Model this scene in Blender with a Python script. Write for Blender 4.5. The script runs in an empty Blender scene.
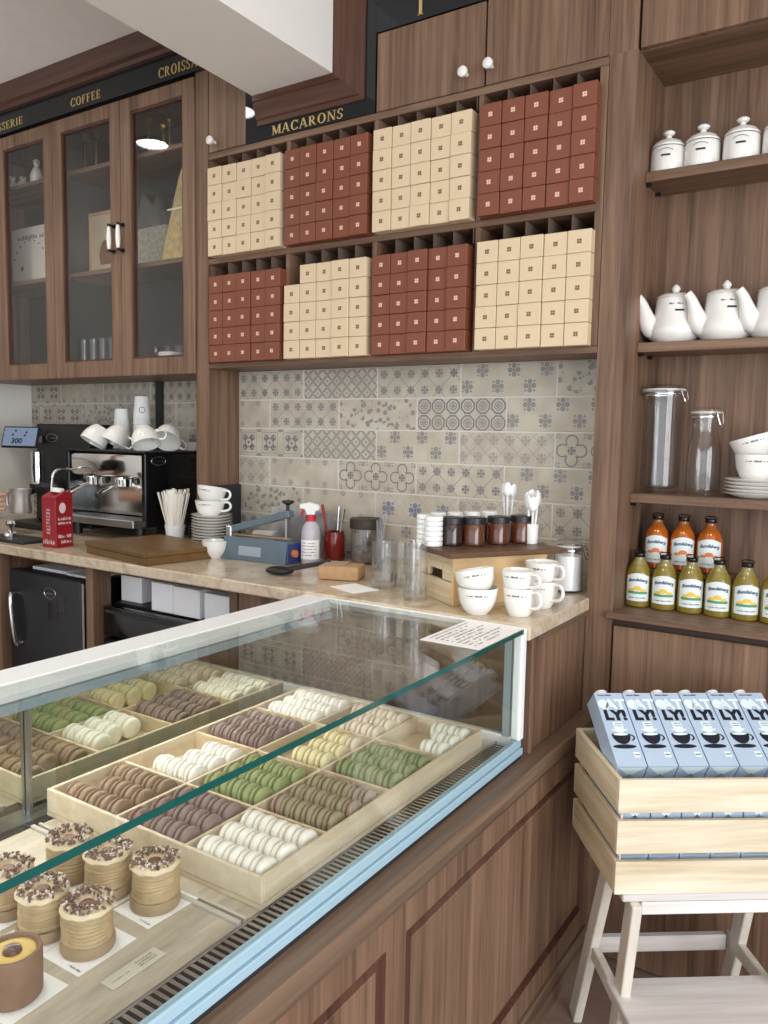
import bpy, bmesh, math, random
from mathutils import Vector, Matrix, Euler
random.seed(7)
R = math.radians
PI = math.pi
sc = bpy.context.scene
COL = sc.collection
ORD = ['first', 'second', 'third', 'fourth', 'fifth', 'sixth', 'seventh', 'eighth']

# ------------------------------------------------------------------ camera
CAMZ = 1.45
FPX = 796.5
YAW, PITCH, ROLL = R(32.9), R(5.465), R(1.075)
cy_, sy_ = math.cos(YAW), math.sin(YAW)
fwd = Vector((-sy_ * math.cos(PITCH), cy_ * math.cos(PITCH), -math.sin(PITCH)))
rt0 = Vector((cy_, sy_, 0))
up0 = rt0.cross(fwd)
rt = math.cos(ROLL) * rt0 + math.sin(ROLL) * up0
up = -math.sin(ROLL) * rt0 + math.cos(ROLL) * up0
cam_d = bpy.data.cameras.new('camera')
cam = bpy.data.objects.new('camera', cam_d)
COL.objects.link(cam)
cam_d.sensor_fit = 'HORIZONTAL'
cam_d.sensor_width = 36
cam_d.lens = FPX / 768 * 36
cam_d.clip_start = 0.02
m = Matrix((rt, up, -fwd)).transposed().to_4x4()
m.translation = Vector((0, 0, CAMZ))
cam.matrix_world = m
sc.camera = cam


def at(px, py, ax, v):
    """point of the room seen at a photograph pixel on the plane ax = v"""
    d = rt * ((px - 384) / FPX) - up * ((py - 512) / FPX) + fwd
    i = 'xyz'.index(ax)
    o = Vector((0, 0, CAMZ))
    return o + d * ((v - o[i]) / d[i])


def stand(px, py, z, r):
    """centre of a round foot of radius r whose front edge shows at px,py on height z"""
    p = at(px, py, 'z', z)
    h = Vector((p.x, p.y, 0)).normalized()
    return p + h * r


# ------------------------------------------------------------------ materials
def lin(c):
    return tuple(((v / 255) / 12.92 if v / 255 <= .04045 else ((v / 255 + .055) / 1.055) ** 2.4) for v in c) + (1,)


class X:
    """socket wrapper for node maths"""
    nt = None

    def __init__(s, k): s.k = k

    @staticmethod
    def op(o, *a):
        n = X.nt.nodes.new('ShaderNodeMath')
        n.operation = o
        for i, v in enumerate(a):
            if isinstance(v, X): X.nt.links.new(v.k, n.inputs[i])
            else: n.inputs[i].default_value = v
        return X(n.outputs[0])

    def __add__(a, b): return X.op('ADD', a, b)
    __radd__ = __add__
    def __sub__(a, b): return X.op('SUBTRACT', a, b)
    def __rsub__(a, b): return X.op('SUBTRACT', b, a)
    def __mul__(a, b): return X.op('MULTIPLY', a, b)
    __rmul__ = __mul__
    def __truediv__(a, b): return X.op('DIVIDE', a, b)
    def fr(a): return X.op('FRACT', a)
    def ab(a): return X.op('ABSOLUTE', a)
    def lt(a, b): return X.op('LESS_THAN', a, b)
    def gt(a, b): return X.op('GREATER_THAN', a, b)
    def mn(a, b): return X.op('MINIMUM', a, b)
    def mx(a, b): return X.op('MAXIMUM', a, b)


def hyp(a, b): return X.op('SQRT', a * a + b * b)


def new_mat(name):
    m = bpy.data.materials.new(name)
    m.use_nodes = True
    nt = m.node_tree
    b = nt.nodes['Principled BSDF']
    return m, nt, b


def M(name, rgb, rough=.5, metal=0, spec=.5, noise=0, nscale=20, bump=0, coat=0):
    m, nt, b = new_mat(name)
    c = lin(rgb)
    b.inputs['Base Color'].default_value = c
    b.inputs['Roughness'].default_value = rough
    b.inputs['Metallic'].default_value = metal
    b.inputs['Specular IOR Level'].default_value = spec
    b.inputs['Coat Weight'].default_value = coat
    if noise or bump:
        tc = nt.nodes.new('ShaderNodeTexCoord')
        nz = nt.nodes.new('ShaderNodeTexNoise')
        nz.inputs['Scale'].default_value = nscale
        nz.inputs['Detail'].default_value = 4
        nt.links.new(tc.outputs['Object'], nz.inputs['Vector'])
        if noise:
            rp = nt.nodes.new('ShaderNodeValToRGB')
            rp.color_ramp.elements[0].position = .3
            rp.color_ramp.elements[1].position = .7
            rp.color_ramp.elements[0].color = tuple(v * (1 - noise) for v in c[:3]) + (1,)
            rp.color_ramp.elements[1].color = tuple(min(1, v * (1 + noise)) for v in c[:3]) + (1,)
            nt.links.new(nz.outputs['Fac'], rp.inputs['Fac'])
            nt.links.new(rp.outputs['Color'], b.inputs['Base Color'])
        if bump:
            bp = nt.nodes.new('ShaderNodeBump')
            bp.inputs['Strength'].default_value = bump
            bp.inputs['Distance'].default_value = .002
            nt.links.new(nz.outputs['Fac'], bp.inputs['Height'])
            nt.links.new(bp.outputs['Normal'], b.inputs['Normal'])
    return m


def wood(name, dark, light, axis='z', scale=58, stretch=.03, rough=.45, wiggle=.5, spec=.35, rnd=True):
    m, nt, b = new_mat(name)
    tc = nt.nodes.new('ShaderNodeTexCoord')
    mp = nt.nodes.new('ShaderNodeMapping')
    s = [scale] * 3
    s['xyz'.index(axis)] = scale * stretch
    mp.inputs['Scale'].default_value = s
    nt.links.new(tc.outputs['Object'], mp.inputs['Vector'])
    if rnd:
        oi = nt.nodes.new('ShaderNodeObjectInfo')
        mu = nt.nodes.new('ShaderNodeMath'); mu.operation = 'MULTIPLY'; mu.inputs[1].default_value = 37
        nt.links.new(oi.outputs['Random'], mu.inputs[0])
        cb = nt.nodes.new('ShaderNodeCombineXYZ')
        for i in range(3): nt.links.new(mu.outputs[0], cb.inputs[i])
        nt.links.new(cb.outputs[0], mp.inputs['Location'])
    n1 = nt.nodes.new('ShaderNodeTexNoise')
    n1.inputs['Scale'].default_value = 1
    n1.inputs['Detail'].default_value = 5
    n1.inputs['Roughness'].default_value = .6
    n1.inputs['Distortion'].default_value = wiggle
    nt.links.new(mp.outputs[0], n1.inputs['Vector'])
    n2 = nt.nodes.new('ShaderNodeTexNoise')
    n2.inputs['Scale'].default_value = .23
    n2.inputs['Detail'].default_value = 2
    nt.links.new(mp.outputs[0], n2.inputs['Vector'])
    n3 = nt.nodes.new('ShaderNodeTexNoise')
    n3.inputs['Scale'].default_value = 4.5
    n3.inputs['Detail'].default_value = 2
    nt.links.new(mp.outputs[0], n3.inputs['Vector'])
    X.nt = nt
    f = X(n1.outputs['Fac']) * .5 + X(n2.outputs['Fac']) * .32 + X(n3.outputs['Fac']) * .18
    rp = nt.nodes.new('ShaderNodeValToRGB')
    e = rp.color_ramp.elements
    e[0].position = .36; e[0].color = lin(dark)
    e[1].position = .64; e[1].color = lin(light)
    nt.links.new(f.k, rp.inputs['Fac'])
    nt.links.new(rp.outputs['Color'], b.inputs['Base Color'])
    b.inputs['Roughness'].default_value = rough
    b.inputs['Specular IOR Level'].default_value = spec
    return m


def thin_glass(name, tint=(1, 1, 1), f0=.045, rough=0, white=0.0, haze=0):
    m = bpy.data.materials.new(name)
    m.use_nodes = True
    nt = m.node_tree
    nt.nodes.clear()
    out = nt.nodes.new('ShaderNodeOutputMaterial')
    tr = nt.nodes.new('ShaderNodeBsdfTransparent')
    tr.inputs['Color'].default_value = tint + (1,)
    gl = nt.nodes.new('ShaderNodeBsdfGlossy')
    gl.inputs['Roughness'].default_value = rough
    lw = nt.nodes.new('ShaderNodeLayerWeight')
    X.nt = nt
    fa = X(lw.outputs['Facing'])
    fa2 = fa * fa
    k = fa2 * fa2 * fa * (1 - f0) + f0 + fa2 * fa2 * white
    mx = nt.nodes.new('ShaderNodeMixShader')
    nt.links.new(k.k, mx.inputs[0])
    if haze:
        df = nt.nodes.new('ShaderNodeBsdfDiffuse'); df.inputs['Color'].default_value = (.92, .92, .92, 1)
        hm = nt.nodes.new('ShaderNodeMixShader'); hm.inputs[0].default_value = haze
        nt.links.new(tr.outputs[0], hm.inputs[1]); nt.links.new(df.outputs[0], hm.inputs[2])
        nt.links.new(hm.outputs[0], mx.inputs[1])
    else: nt.links.new(tr.outputs[0], mx.inputs[1])
    nt.links.new(gl.outputs[0], mx.inputs[2])
    nt.links.new(mx.outputs[0], out.inputs[0])
    return m


def emit(name, rgb, s):
    m, nt, b = new_mat(name)
    b.inputs['Base Color'].default_value = (0, 0, 0, 1)
    b.inputs['Emission Color'].default_value = lin(rgb)
    b.inputs['Emission Strength'].default_value = s
    return m


WD, WL = (84, 62, 48), (144, 114, 92)
walnut = wood('walnut vertical grain', WD, WL, 'z')
walnut_x = wood('walnut grain along wall', WD, WL, 'x')
walnut_y = wood('walnut grain along case', (88, 70, 57), (138, 114, 94), 'y', scale=30)
walnut_dk = wood('dark walnut moulding', (62, 38, 30), (100, 68, 55), 'x', rough=.3)
walnut_dkz = wood('dark walnut moulding upright', (62, 38, 30), (100, 68, 55), 'z', rough=.3)
pine = wood('pale pine', (196, 178, 144), (236, 226, 204), 'x', scale=24, stretch=.05, wiggle=1.5)
pine_y = wood('pale pine sides', (190, 166, 126), (232, 216, 186), 'y', scale=24, stretch=.05, wiggle=1.5)
pine_w = wood('white washed pine', (204, 196, 182), (232, 226, 214), 'z', scale=22, stretch=.06)
pine_wx = wood('white washed pine boards', (198, 194, 190), (232, 228, 224), 'x', scale=26, stretch=.06)
traywood = wood('tray ash wood', (196, 176, 146), (226, 212, 186), 'y', scale=22, stretch=.06)
boardwood = wood('brown box wood', (92, 68, 38), (124, 94, 56), 'x', scale=24, stretch=.08)
boxwood = wood('tan box wood', (205, 168, 118), (232, 200, 152), 'x', scale=18, stretch=.07)
deckwood = wood('greyed deck laminate', (158, 148, 130), (216, 206, 188), 'y', scale=22, stretch=.15, rough=.35)
black_gloss = M('black gloss', (16, 18, 20), .12, spec=.6)
black_panel = M('black fascia', (22, 27, 31), .025, spec=.5)
black_mat = M('black satin', (20, 20, 22), .45)
char = M('charcoal', (38, 38, 42), .5)
white_cer = M('white ceramic', (238, 236, 230), .12, coat=.4)
white_pl = M('white plastic', (236, 236, 234), .35)
white_pap = M('white paper', (248, 248, 246), .8)
white_box = M('white carton', (248, 248, 250), .7)
ink = M('black ink', (34, 34, 38), .6)
wall_paint = M('white wall paint', (232, 229, 222), .85, noise=.02)
ceil_paint = M('ceiling paint', (244, 240, 236), .9, noise=.02)
beam_paint = M('beam paint', (236, 234, 228), .85)
cream = M('cream card', (220, 198, 164), .55, noise=.03, nscale=12)
cream_in = M('cream mark', (118, 92, 60), .5)
rust = M('rust brown card', (126, 70, 49), .5, noise=.05, nscale=12)
rust_in = M('rust mark', (232, 200, 178), .5)
brass = M('brass', (196, 158, 84), .28, metal=1)
gold = M('gold lettering', (206, 178, 116), .4, metal=.3)
steel = M('polished steel', (214, 214, 212), .12, metal=1)
steel_b = M('brushed steel', (180, 182, 184), .3, metal=1)
frame_sky_tint = M('sky tinted aluminium', (160, 190, 204), .3, spec=.5)  # blue sky reflection is put into the rail colour
frame_white = M('white aluminium', (246, 250, 250), .35)
dark_gap = M('dark gasket', (42, 40, 42), .6)
teal_edge = M('green glass edge', (12, 78, 74), .12, spec=.6)
case_glass = thin_glass('display glass', (.965, .98, .972), .06)
door_glass = thin_glass('cabinet glass', (.93, .93, .93), .05)
clear = thin_glass('clear glass', (.985, .99, .99), .045, white=.12)
clear_pl = thin_glass('clear plastic', (.95, .95, .97), .06, .15, white=.25, haze=.09)
mug_glass = thin_glass('pressed glass', (.985, .99, .99), .05, white=.3, haze=.035)
pouch = thin_glass('clear film pouch', (.9, .9, .9), .12, .2, white=.3)
floor_m = wood('brown floor boards', (120, 98, 88), (160, 138, 126), 'x', scale=14, stretch=.08, rough=.35)
tile_side = M('pale grout', (214, 209, 198), .8)


def mirror_mat():
    m, nt, b = new_mat('green tinted mirror glass')
    b.inputs['Base Color'].default_value = (.60, .63, .56, 1)
    b.inputs['Metallic'].default_value = 1
    b.inputs['Roughness'].default_value = .0
    return m


mirror = mirror_mat()


def stone():
    m, nt, b = new_mat('beige stone')
    tc = nt.nodes.new('ShaderNodeTexCoord')
    n1 = nt.nodes.new('ShaderNodeTexNoise'); n1.inputs['Scale'].default_value = 9; n1.inputs['Detail'].default_value = 8
    n1.inputs['Distortion'].default_value = 1.5
    n2 = nt.nodes.new('ShaderNodeTexNoise'); n2.inputs['Scale'].default_value = 70; n2.inputs['Detail'].default_value = 3
    nt.links.new(tc.outputs['Object'], n1.inputs['Vector']); nt.links.new(tc.outputs['Object'], n2.inputs['Vector'])
    X.nt = nt
    f = X(n1.outputs['Fac']) * .65 + X(n2.outputs['Fac']) * .35
    rp = nt.nodes.new('ShaderNodeValToRGB')
    e = rp.color_ramp.elements
    e[0].position = .3; e[0].color = lin((166, 146, 122))
    e[1].position = .66; e[1].color = lin((216, 202, 180))
    x = e.new(.48); x.color = lin((198, 180, 154))
    nt.links.new(f.k, rp.inputs['Fac']); nt.links.new(rp.outputs['Color'], b.inputs['Base Color'])
    b.inputs['Roughness'].default_value = .16
    return m


stone_m = stone()


def tile_mat(kind):
    m, nt, b = new_mat('patterned tile ' + kind)
    uv = nt.nodes.new('ShaderNodeUVMap')
    sp = nt.nodes.new('ShaderNodeSeparateXYZ')
    nt.links.new(uv.outputs[0], sp.inputs[0])
    X.nt = nt
    u, v = X(sp.outputs[0]), X(sp.outputs[1])
    col = (104, 108, 112)
    k = .62

    def cell(s, ou=0., ov=0.):
        return (u * s + ou).fr() - .5, (v * s + ov).fr() - .5

    def floret(p, q, r):
        a, c = p.ab(), q.ab()
        petals = (hyp(a - r * .55, c).lt(r * .34)).mx(hyp(a, c - r * .55).lt(r * .34))
        return petals.mx(hyp(a, c).lt(r * .22)).mx((hyp(a - r * .62, c - r * .62)).lt(r * .16))

    def lattice(s, w):
        d1 = ((u + v) * s).fr() - .5
        d2 = ((u - v) * s + .5).fr() - .5
        return d1.ab().lt(w).mx(d2.ab().lt(w))
    if kind == 'lattice':
        p, q = cell(2, 0, 0)
        mk = (lattice(1, .022) * .6).mx(floret(p, q, .3)); k = .8
    elif kind == 'faint':
        p, q = cell(2, .25, .0)
        mk = lattice(2, .05) * .5
        mk = mk.mx(floret(p, q, .34) * .75)
    elif kind == 'snow':
        p, q = cell(1, .3, .18)
        p2, q2 = cell(1, .8, .72)
        mk = floret(p, q, .22).mx(floret(p2, q2, .22)); k = .7
    elif kind == 'sparse':
        p, q = cell(1.35, .2, .3)
        mk = floret(p, q, .17) * .8
    elif kind == 'quatrefoil':
        p, q = cell(1)
        a, c = p.ab(), q.ab()
        d = hyp(a - .26, c).mn(hyp(a, c - .26)) - .17
        d = d.mn(a.mx(c) - .17)
        mk = d.ab().lt(.021).mx(floret(p, q, .14))
        p2, q2 = cell(1, .5, .5)
        mk = mk.mx(floret(p2, q2, .22) * .6)
        k = .8; col = (84, 92, 98)
    elif kind == 'octagon':
        p, q = cell(2)
        a, c = p.ab(), q.ab()
        d = a.mx(c).mx((a + c) * .72)
        mk = (d - .42).ab().lt(.05)
        mk = mk.mx((d - .24).ab().lt(.05) * .6).mx(floret(p, q, .2) * .8)
        k = .82; col = (86, 94, 102)
    elif kind == 'dots':
        p, q = cell(1)
        a, c = p.ab(), q.ab()
        mk = hyp(a - .17, c - .17).lt(.11) * (1 - hyp(a - .2, c - .2).lt(.035))
        mk = mk.mx((hyp(p, q) - .16).ab().lt(.02)).mx(hyp(p, q).lt(.05)).mx((a.mx(c) - .36).ab().lt(.012) * .6)
        mk = mk.mx(hyp(a - .46, c - .46).lt(.09) * .7)
        k = .8; col = (84, 92, 98)
    elif kind == 'rings':
        p, q = cell(2.5)
        p2, q2 = cell(2.5, .5, .5)
        mk = (hyp(p, q) - .4).ab().lt(.06).mx((hyp(p2, q2) - .4).ab().lt(.06))
        mk = mk.mx(hyp(p, q).lt(.1))
        k = .6
    elif kind == 'cross':
        p, q = cell(1, .0, .0)
        mk = floret(p, q, .26).mx(lattice(1, .015) * .4)
        col = (92, 104, 140); k = .8
    else:  # leaves
        nz = nt.nodes.new('ShaderNodeTexVoronoi')
        nz.inputs['Scale'].default_value = 5
        nt.links.new(uv.outputs[0], nz.inputs['Vector'])
        n2 = nt.nodes.new('ShaderNodeTexNoise')
        n2.inputs['Scale'].default_value = 3.2; n2.inputs['Detail'].default_value = 1
        nt.links.new(uv.outputs[0], n2.inputs['Vector'])
        mk = X(nz.outputs['Distance']).lt(.42) * X(n2.outputs['Fac']).gt(.44)
        mk = mk.mx(X(nz.outputs['Distance']).lt(.18) * .8)
        k = .62; col = (92, 98, 102)
    # worn, uneven base
    tc = nt.nodes.new('ShaderNodeTexCoord')
    n = nt.nodes.new('ShaderNodeTexNoise'); n.inputs['Scale'].default_value = 14; n.inputs['Detail'].default_value = 4
    nt.links.new(tc.outputs['Object'], n.inputs['Vector'])
    rp = nt.nodes.new('ShaderNodeValToRGB')
    rp.color_ramp.elements[0].position = .3; rp.color_ramp.elements[0].color = lin((176, 167, 150))
    rp.color_ramp.elements[1].position = .7; rp.color_ramp.elements[1].color = lin((200, 192, 176))
    nt.links.new(n.outputs['Fac'], rp.inputs['Fac'])
    mx = nt.nodes.new('ShaderNodeMix'); mx.data_type = 'RGBA'
    fac = mk * k * (X(n.outputs['Fac']) * .8 + .55)
    nt.links.new(fac.k, mx.inputs['Factor'])
    nt.links.new(rp.outputs['Color'], mx.inputs['A'])
    mx.inputs['B'].default_value = lin(col)
    nt.links.new(mx.outputs['Result'], b.inputs['Base Color'])
    b.inputs['Roughness'].default_value = .4
    return m


# ------------------------------------------------------------------ mesh building
class MB:
    def __init__(s):
        s.bm = bmesh.new()
        s.mi = 0

    def _mark(s, faces):
        for f in faces: f.material_index = s.mi

    def box(s, x0, x1, y0, y1, z0, z1, bev=0, rot=None, pivot=None, seg=1):
        vs = bmesh.ops.create_cube(s.bm, size=1)['verts']
        for v in vs:
            v.co = Vector(((x0 + x1) / 2 + v.co.x * (x1 - x0), (y0 + y1) / 2 + v.co.y * (y1 - y0), (z0 + z1) / 2 + v.co.z * (z1 - z0)))
        fs = {f for v in vs for f in v.link_faces}
        s._mark(fs)
        if bev:
            es = {e for v in vs for e in v.link_edges}
            r = bmesh.ops.bevel(s.bm, geom=list(es), offset=bev, segments=seg, affect='EDGES', profile=.5)
            fs = set(r['faces']) | {f for f in fs if f.is_valid}
            s._mark(fs)
            vs = list({v for f in fs for v in f.verts})
        if rot:
            bmesh.ops.rotate(s.bm, verts=vs, cent=pivot or (0, 0, 0), matrix=rot.to_matrix())
        return vs

    def bar(s, a, b, w, h, upv=(0, 0, 1), bev=0):
        """square bar from a to b, w across, h along upv"""
        a, b = Vector(a), Vector(b)
        d = (b - a); L = d.length; d.normalize()
        x = Vector(upv).cross(d)
        if x.length < 1e-5: x = Vector((1, 0, 0))
        x.normalize()
        y = d.cross(x)
        vs = s.box(-w / 2, w / 2, -h / 2, h / 2, 0, L, bev)
        mt = Matrix((x, y, d)).transposed()
        for v in vs: v.co = mt @ v.co + a
        return vs

    def lathe(s, prof, c=(0, 0, 0), n=28, axis='z', a0=0, a1=2 * PI):
        full = abs(a1 - a0 - 2 * PI) < 1e-6
        rings = []
        c = Vector(c)
        for r, z in prof:
            if r < 1e-6:
                rings.append([s.bm.verts.new(s._ax(0, 0, z, axis) + c)])
            else:
                k = n if full else n + 1
                rings.append([s.bm.verts.new(s._ax(r * math.cos(a0 + (a1 - a0) * i / n), r * math.sin(a0 + (a1 - a0) * i / n), z, axis) + c) for i in range(k)])
        fs = []
        for A, B in zip(rings, rings[1:]):
            for i in range(n):
                j = (i + 1) % n if full else i + 1
                try:
                    if len(A) == 1 and len(B) == 1: continue
                    if len(A) == 1: fs.append(s.bm.faces.new((A[0], B[j], B[i])))
                    elif len(B) == 1: fs.append(s.bm.faces.new((A[i], A[j], B[0])))
                    else: fs.append(s.bm.faces.new((A[i], A[j], B[j], B[i])))
                except ValueError: pass
        s._mark(fs)
        return [v for r in rings for v in r]

    @staticmethod
    def _ax(x, y, z, axis):
        return Vector((x, y, z)) if axis == 'z' else (Vector((z, x, y)) if axis == 'x' else Vector((y, z, x)))

    def tube(s, pts, rad, n=10, caps=True, flat=1.0):
        pts = [Vector(p) for p in pts]
        if not isinstance(rad, (list, tuple)): rad = [rad] * len(pts)
        if 4 <= len(pts) <= 8:      # round the bends
            P, Q, Rr = [pts[0]] + pts + [pts[-1]], [], []
            for i in range(1, len(P) - 2):
                for k in range(4):
                    u = k / 4
                    a, b, c, d = P[i - 1:i + 3]
                    Q.append(.5 * (2 * b + (c - a) * u + (2 * a - 5 * b + 4 * c - d) * u * u + (3 * b - a - 3 * c + d) * u ** 3))
                    Rr.append(rad[i - 1] * (1 - u) + rad[i] * u)
            pts, rad = Q + [pts[-1]], Rr + [rad[-1]]
        rings = []
        ref = None
        for i, p in enumerate(pts):
            d = (pts[min(i + 1, len(pts) - 1)] - pts[max(i - 1, 0)]).normalized()
            if ref is None:
                ref = Vector((0, 0, 1)) if abs(d.z) < .9 else Vector((1, 0, 0))
            x = (ref - d * ref.dot(d)).normalized()
            ref = x
            y = d.cross(x)
            rings.append([s.bm.verts.new(p + rad[i] * (math.cos(2 * PI * k / n) * x + flat * math.sin(2 * PI * k / n) * y)) for k in range(n)])
        fs = []
        for A, B in zip(rings, rings[1:]):
            for i in range(n):
                fs.append(s.bm.faces.new((A[i], A[(i + 1) % n], B[(i + 1) % n], B[i])))
        if caps:
            fs.append(s.bm.faces.new(rings[0][::-1])); fs.append(s.bm.faces.new(rings[-1]))
        s._mark(fs)
        return [v for r in rings for v in r]

    def prism(s, poly, d0, d1, axis='x'):
        """extrude a 2-D polygon along an axis"""
        f = {'x': lambda p, d: (d, p[0], p[1]), 'y': lambda p, d: (p[0], d, p[1]), 'z': lambda p, d: (p[0], p[1], d)}[axis]
        A = [s.bm.verts.new(f(p, d0)) for p in poly]
        B = [s.bm.verts.new(f(p, d1)) for p in poly]
        fs = [s.bm.faces.new(A[::-1]), s.bm.faces.new(B)]
        n = len(poly)
        for i in range(n): fs.append(s.bm.faces.new((A[i], A[(i + 1) % n], B[(i + 1) % n], B[i])))
        s._mark(fs)
        return A + B

    def quad(s, pts):
        f = s.bm.faces.new([s.bm.verts.new(p) for p in pts])
        s._mark([f])
        return f.verts[:]

    def flat(s, poly, fn):
        f = s.bm.faces.new([s.bm.verts.new(fn(*p)) for p in poly])
        s._mark([f])

    def sphere(s, c, r, sx=1, sy=1, sz=1, u=16, v=10):
        vs = bmesh.ops.create_uvsphere(s.bm, u_segments=u, v_segments=v, radius=r)['verts']
        for q in vs: q.co = Vector((q.co.x * sx, q.co.y * sy, q.co.z * sz)) + Vector(c)
        s._mark({f for q in vs for f in q.link_faces})
        return vs

    def xf(s, vs, mt):
        for v in vs: v.co = mt @ v.co

    def build(s, name, mats, parent=None, smooth=False, loc=None, recalc=True):
        if recalc:
            bmesh.ops.recalc_face_normals(s.bm, faces=s.bm.faces[:])
        me = bpy.data.meshes.new(name)
        s.bm.to_mesh(me)
        s.bm.free()
        for k in (mats if isinstance(mats, (list, tuple)) else [mats]): me.materials.append(k)
        if smooth:
            me.shade_smooth()
            me.set_sharp_from_angle(angle=R(38))
        o = bpy.data.objects.new(name, me)
        COL.objects.link(o)
        if parent: o.parent = parent
        if loc is not None: o.location = loc
        return o


def thing(name, label, cat, loc=(0, 0, 0), rotz=0, group=None):
    o = bpy.data.objects.new(name, None)
    o.empty_display_size = .05
    COL.objects.link(o)
    o.location = loc
    o.rotation_euler = (0, 0, rotz)
    return tag(o, label, cat, group)


def tag(o, label, cat, group=None, kind=None):
    o['label'] = label
    o['category'] = cat
    if group: o['group'] = group
    if kind: o['kind'] = kind
    return o


def struct(o, label=None, cat=None):
    o['kind'] = 'structure'
    if label: o['label'] = label; o['category'] = cat
    return o


def dup(root, loc, rot=None, label=None, group=None):
    r = root.copy()
    COL.objects.link(r)
    r.location = loc
    if rot is not None: r.rotation_euler = rot
    if label: r['label'] = label
    if group: r['group'] = group
    for ch in list(root.children):
        c = ch.copy()
        COL.objects.link(c)
        c.parent = r
        for g in list(ch.children):
            d = g.copy()
            COL.objects.link(d)
            d.parent = c
    return r


# ---- lettering
def sans(txt, size, fn, mb, shear=0.0, bold=0.0):
    """lay sans text (centred) through fn(x, y) -> point"""
    cu = bpy.data.curves.new('t', 'FONT')
    cu.body = txt
    cu.size = size
    cu.align_x = 'CENTER'
    cu.shear = shear
    cu.offset = bold
    cu.resolution_u = 3
    ob = bpy.data.objects.new('t', cu)
    COL.objects.link(ob)
    dg = bpy.context.evaluated_depsgraph_get()
    dg.update()
    me = bpy.data.meshes.new_from_object(ob.evaluated_get(dg))
    vm = [mb.bm.verts.new(fn(v.co.x, v.co.y)) for v in me.vertices]
    fs = []
    for p in me.polygons:
        try: fs.append(mb.bm.faces.new([vm[i] for i in p.vertices]))
        except ValueError: pass
    mb._mark(fs)
    bpy.data.objects.remove(ob)
    bpy.data.curves.remove(cu)
    bpy.data.meshes.remove(me)


def glyph(ch):
    """roman capital: (width, [polygons]) on a unit height"""
    T, t = .17, .06
    P = []

    def rc(x0, x1, y0, y1): P.append([(x0, y0), (x1, y0), (x1, y1), (x0, y1)])

    def serif(x, y, w=.3): rc(x - w / 2, x + w / 2, y - (0 if y < .5 else .045), y + (.045 if y < .5 else 0))

    def diag(x0, y0, x1, y1, w): P.append([(x0 - w / 2, y0), (x0 + w / 2, y0), (x1 + w / 2, y1), (x1 - w / 2, y1)])

    def arc(cx, cy, rx, ry, a0, a1, tw=T, n=14):
        for i in range(n):
            b0, b1 = a0 + (a1 - a0) * i / n, a0 + (a1 - a0) * (i + 1) / n
            q = []
            for b in (b0, b1): q.append((cx + rx * math.cos(b), cy + ry * math.sin(b)))
            for b in (b1, b0): q.append((cx + (rx - tw) * math.cos(b), cy + (ry - t) * math.sin(b)))
            P.append(q)
    if ch == 'M':
        diag(.14, 0, .14, 1, t); diag(.86, 0, .86, 1, T); diag(.16, 1, .5, .05, T); diag(.8, 1, .5, .05, t)
        serif(.14, 0); serif(.86, 0); serif(.1, 1, .24); serif(.9, 1, .24); w = 1
    elif ch == 'A':
        diag(.1, 0, .42, 1, t); diag(.78, 0, .46, 1, T); rc(.2, .68, .32, .32 + t); serif(.1, 0, .26); serif(.78, 0, .32); w = .9
    elif ch == 'C':
        arc(.44, .5, .4, .52, R(40), R(320)); rc(.74, .8, .68, .98); rc(.74, .8, .04, .22); w = .84
    elif ch == 'R':
        rc(.1, .1 + T, 0, 1); serif(.18, 0); serif(.18, 1, .26); arc(.36, .74, .3, .26, R(-90), R(90)); rc(.2, .38, .94, 1); rc(.2, .38, .48, .54)
        diag(.38, .5, .72, 0, T); serif(.76, 0, .2); w = .86
    elif ch == 'O':
        arc(.46, .5, .42, .52, 0, 2 * PI, n=24); w = .92
    elif ch == 'N':
        rc(.12, .12 + t, 0, 1); rc(.74, .74 + t, 0, 1); diag(.17, 1, .76, 0, T); serif(.15, 0, .28); serif(.77, 1, .28); serif(.1, 1, .2); w = .92
    elif ch == 'S':
        arc(.33, .75, .25, .27, R(30), R(270), .13); arc(.3, .26, .27, .28, R(-150), R(90), .13); rc(.53, .58, .7, .96); rc(.03, .08, .05, .3); w = .62
    elif ch in 'EF':
        rc(.1, .1 + T, 0, 1); rc(.05, .62, 1 - t, 1); rc(.2, .5, .48, .48 + t); rc(.58, .63, .76, 1); rc(.46, .5, .38, .64)
        if ch == 'E': rc(.05, .66, 0, t); rc(.62, .67, 0, .26)
        else: serif(.18, 0)
        w = .72
    elif ch == 'I':
        rc(.12, .12 + T, 0, 1); serif(.2, 0); serif(.2, 1); w = .4
    elif ch == 'T':
        rc(.28, .28 + T, 0, 1); serif(.365, 0); rc(.03, .7, 1 - t, 1); rc(.03, .08, .72, 1); rc(.65, .7, .72, 1); w = .74
    elif ch == 'P':
        rc(.1, .1 + T, 0, 1); serif(.18, 0); serif(.18, 1, .26); arc(.36, .72, .3, .28, R(-90), R(90)); rc(.2, .38, .94, 1); rc(.2, .38, .44, .5); w = .74
    else: w = .3
    return w, P


def roman(txt, x0, x1, z0, h, y, mb):
    """fit a word of roman capitals between x0 and x1 on the wall plane y (facing -y), raised 2 mm"""
    gs = [glyph(c) for c in txt]
    tot = sum(g[0] for g in gs) + .1 * (len(gs) - 1)
    s = (x1 - x0) / tot
    x = x0
    for w, P in gs:
        for q in P:
            pts = [(x + px * s, z0 + py * h) for px, py in q]
            mb.prism(pts, y - .002, y, 'y')
        x += (w + .1) * s


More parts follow.
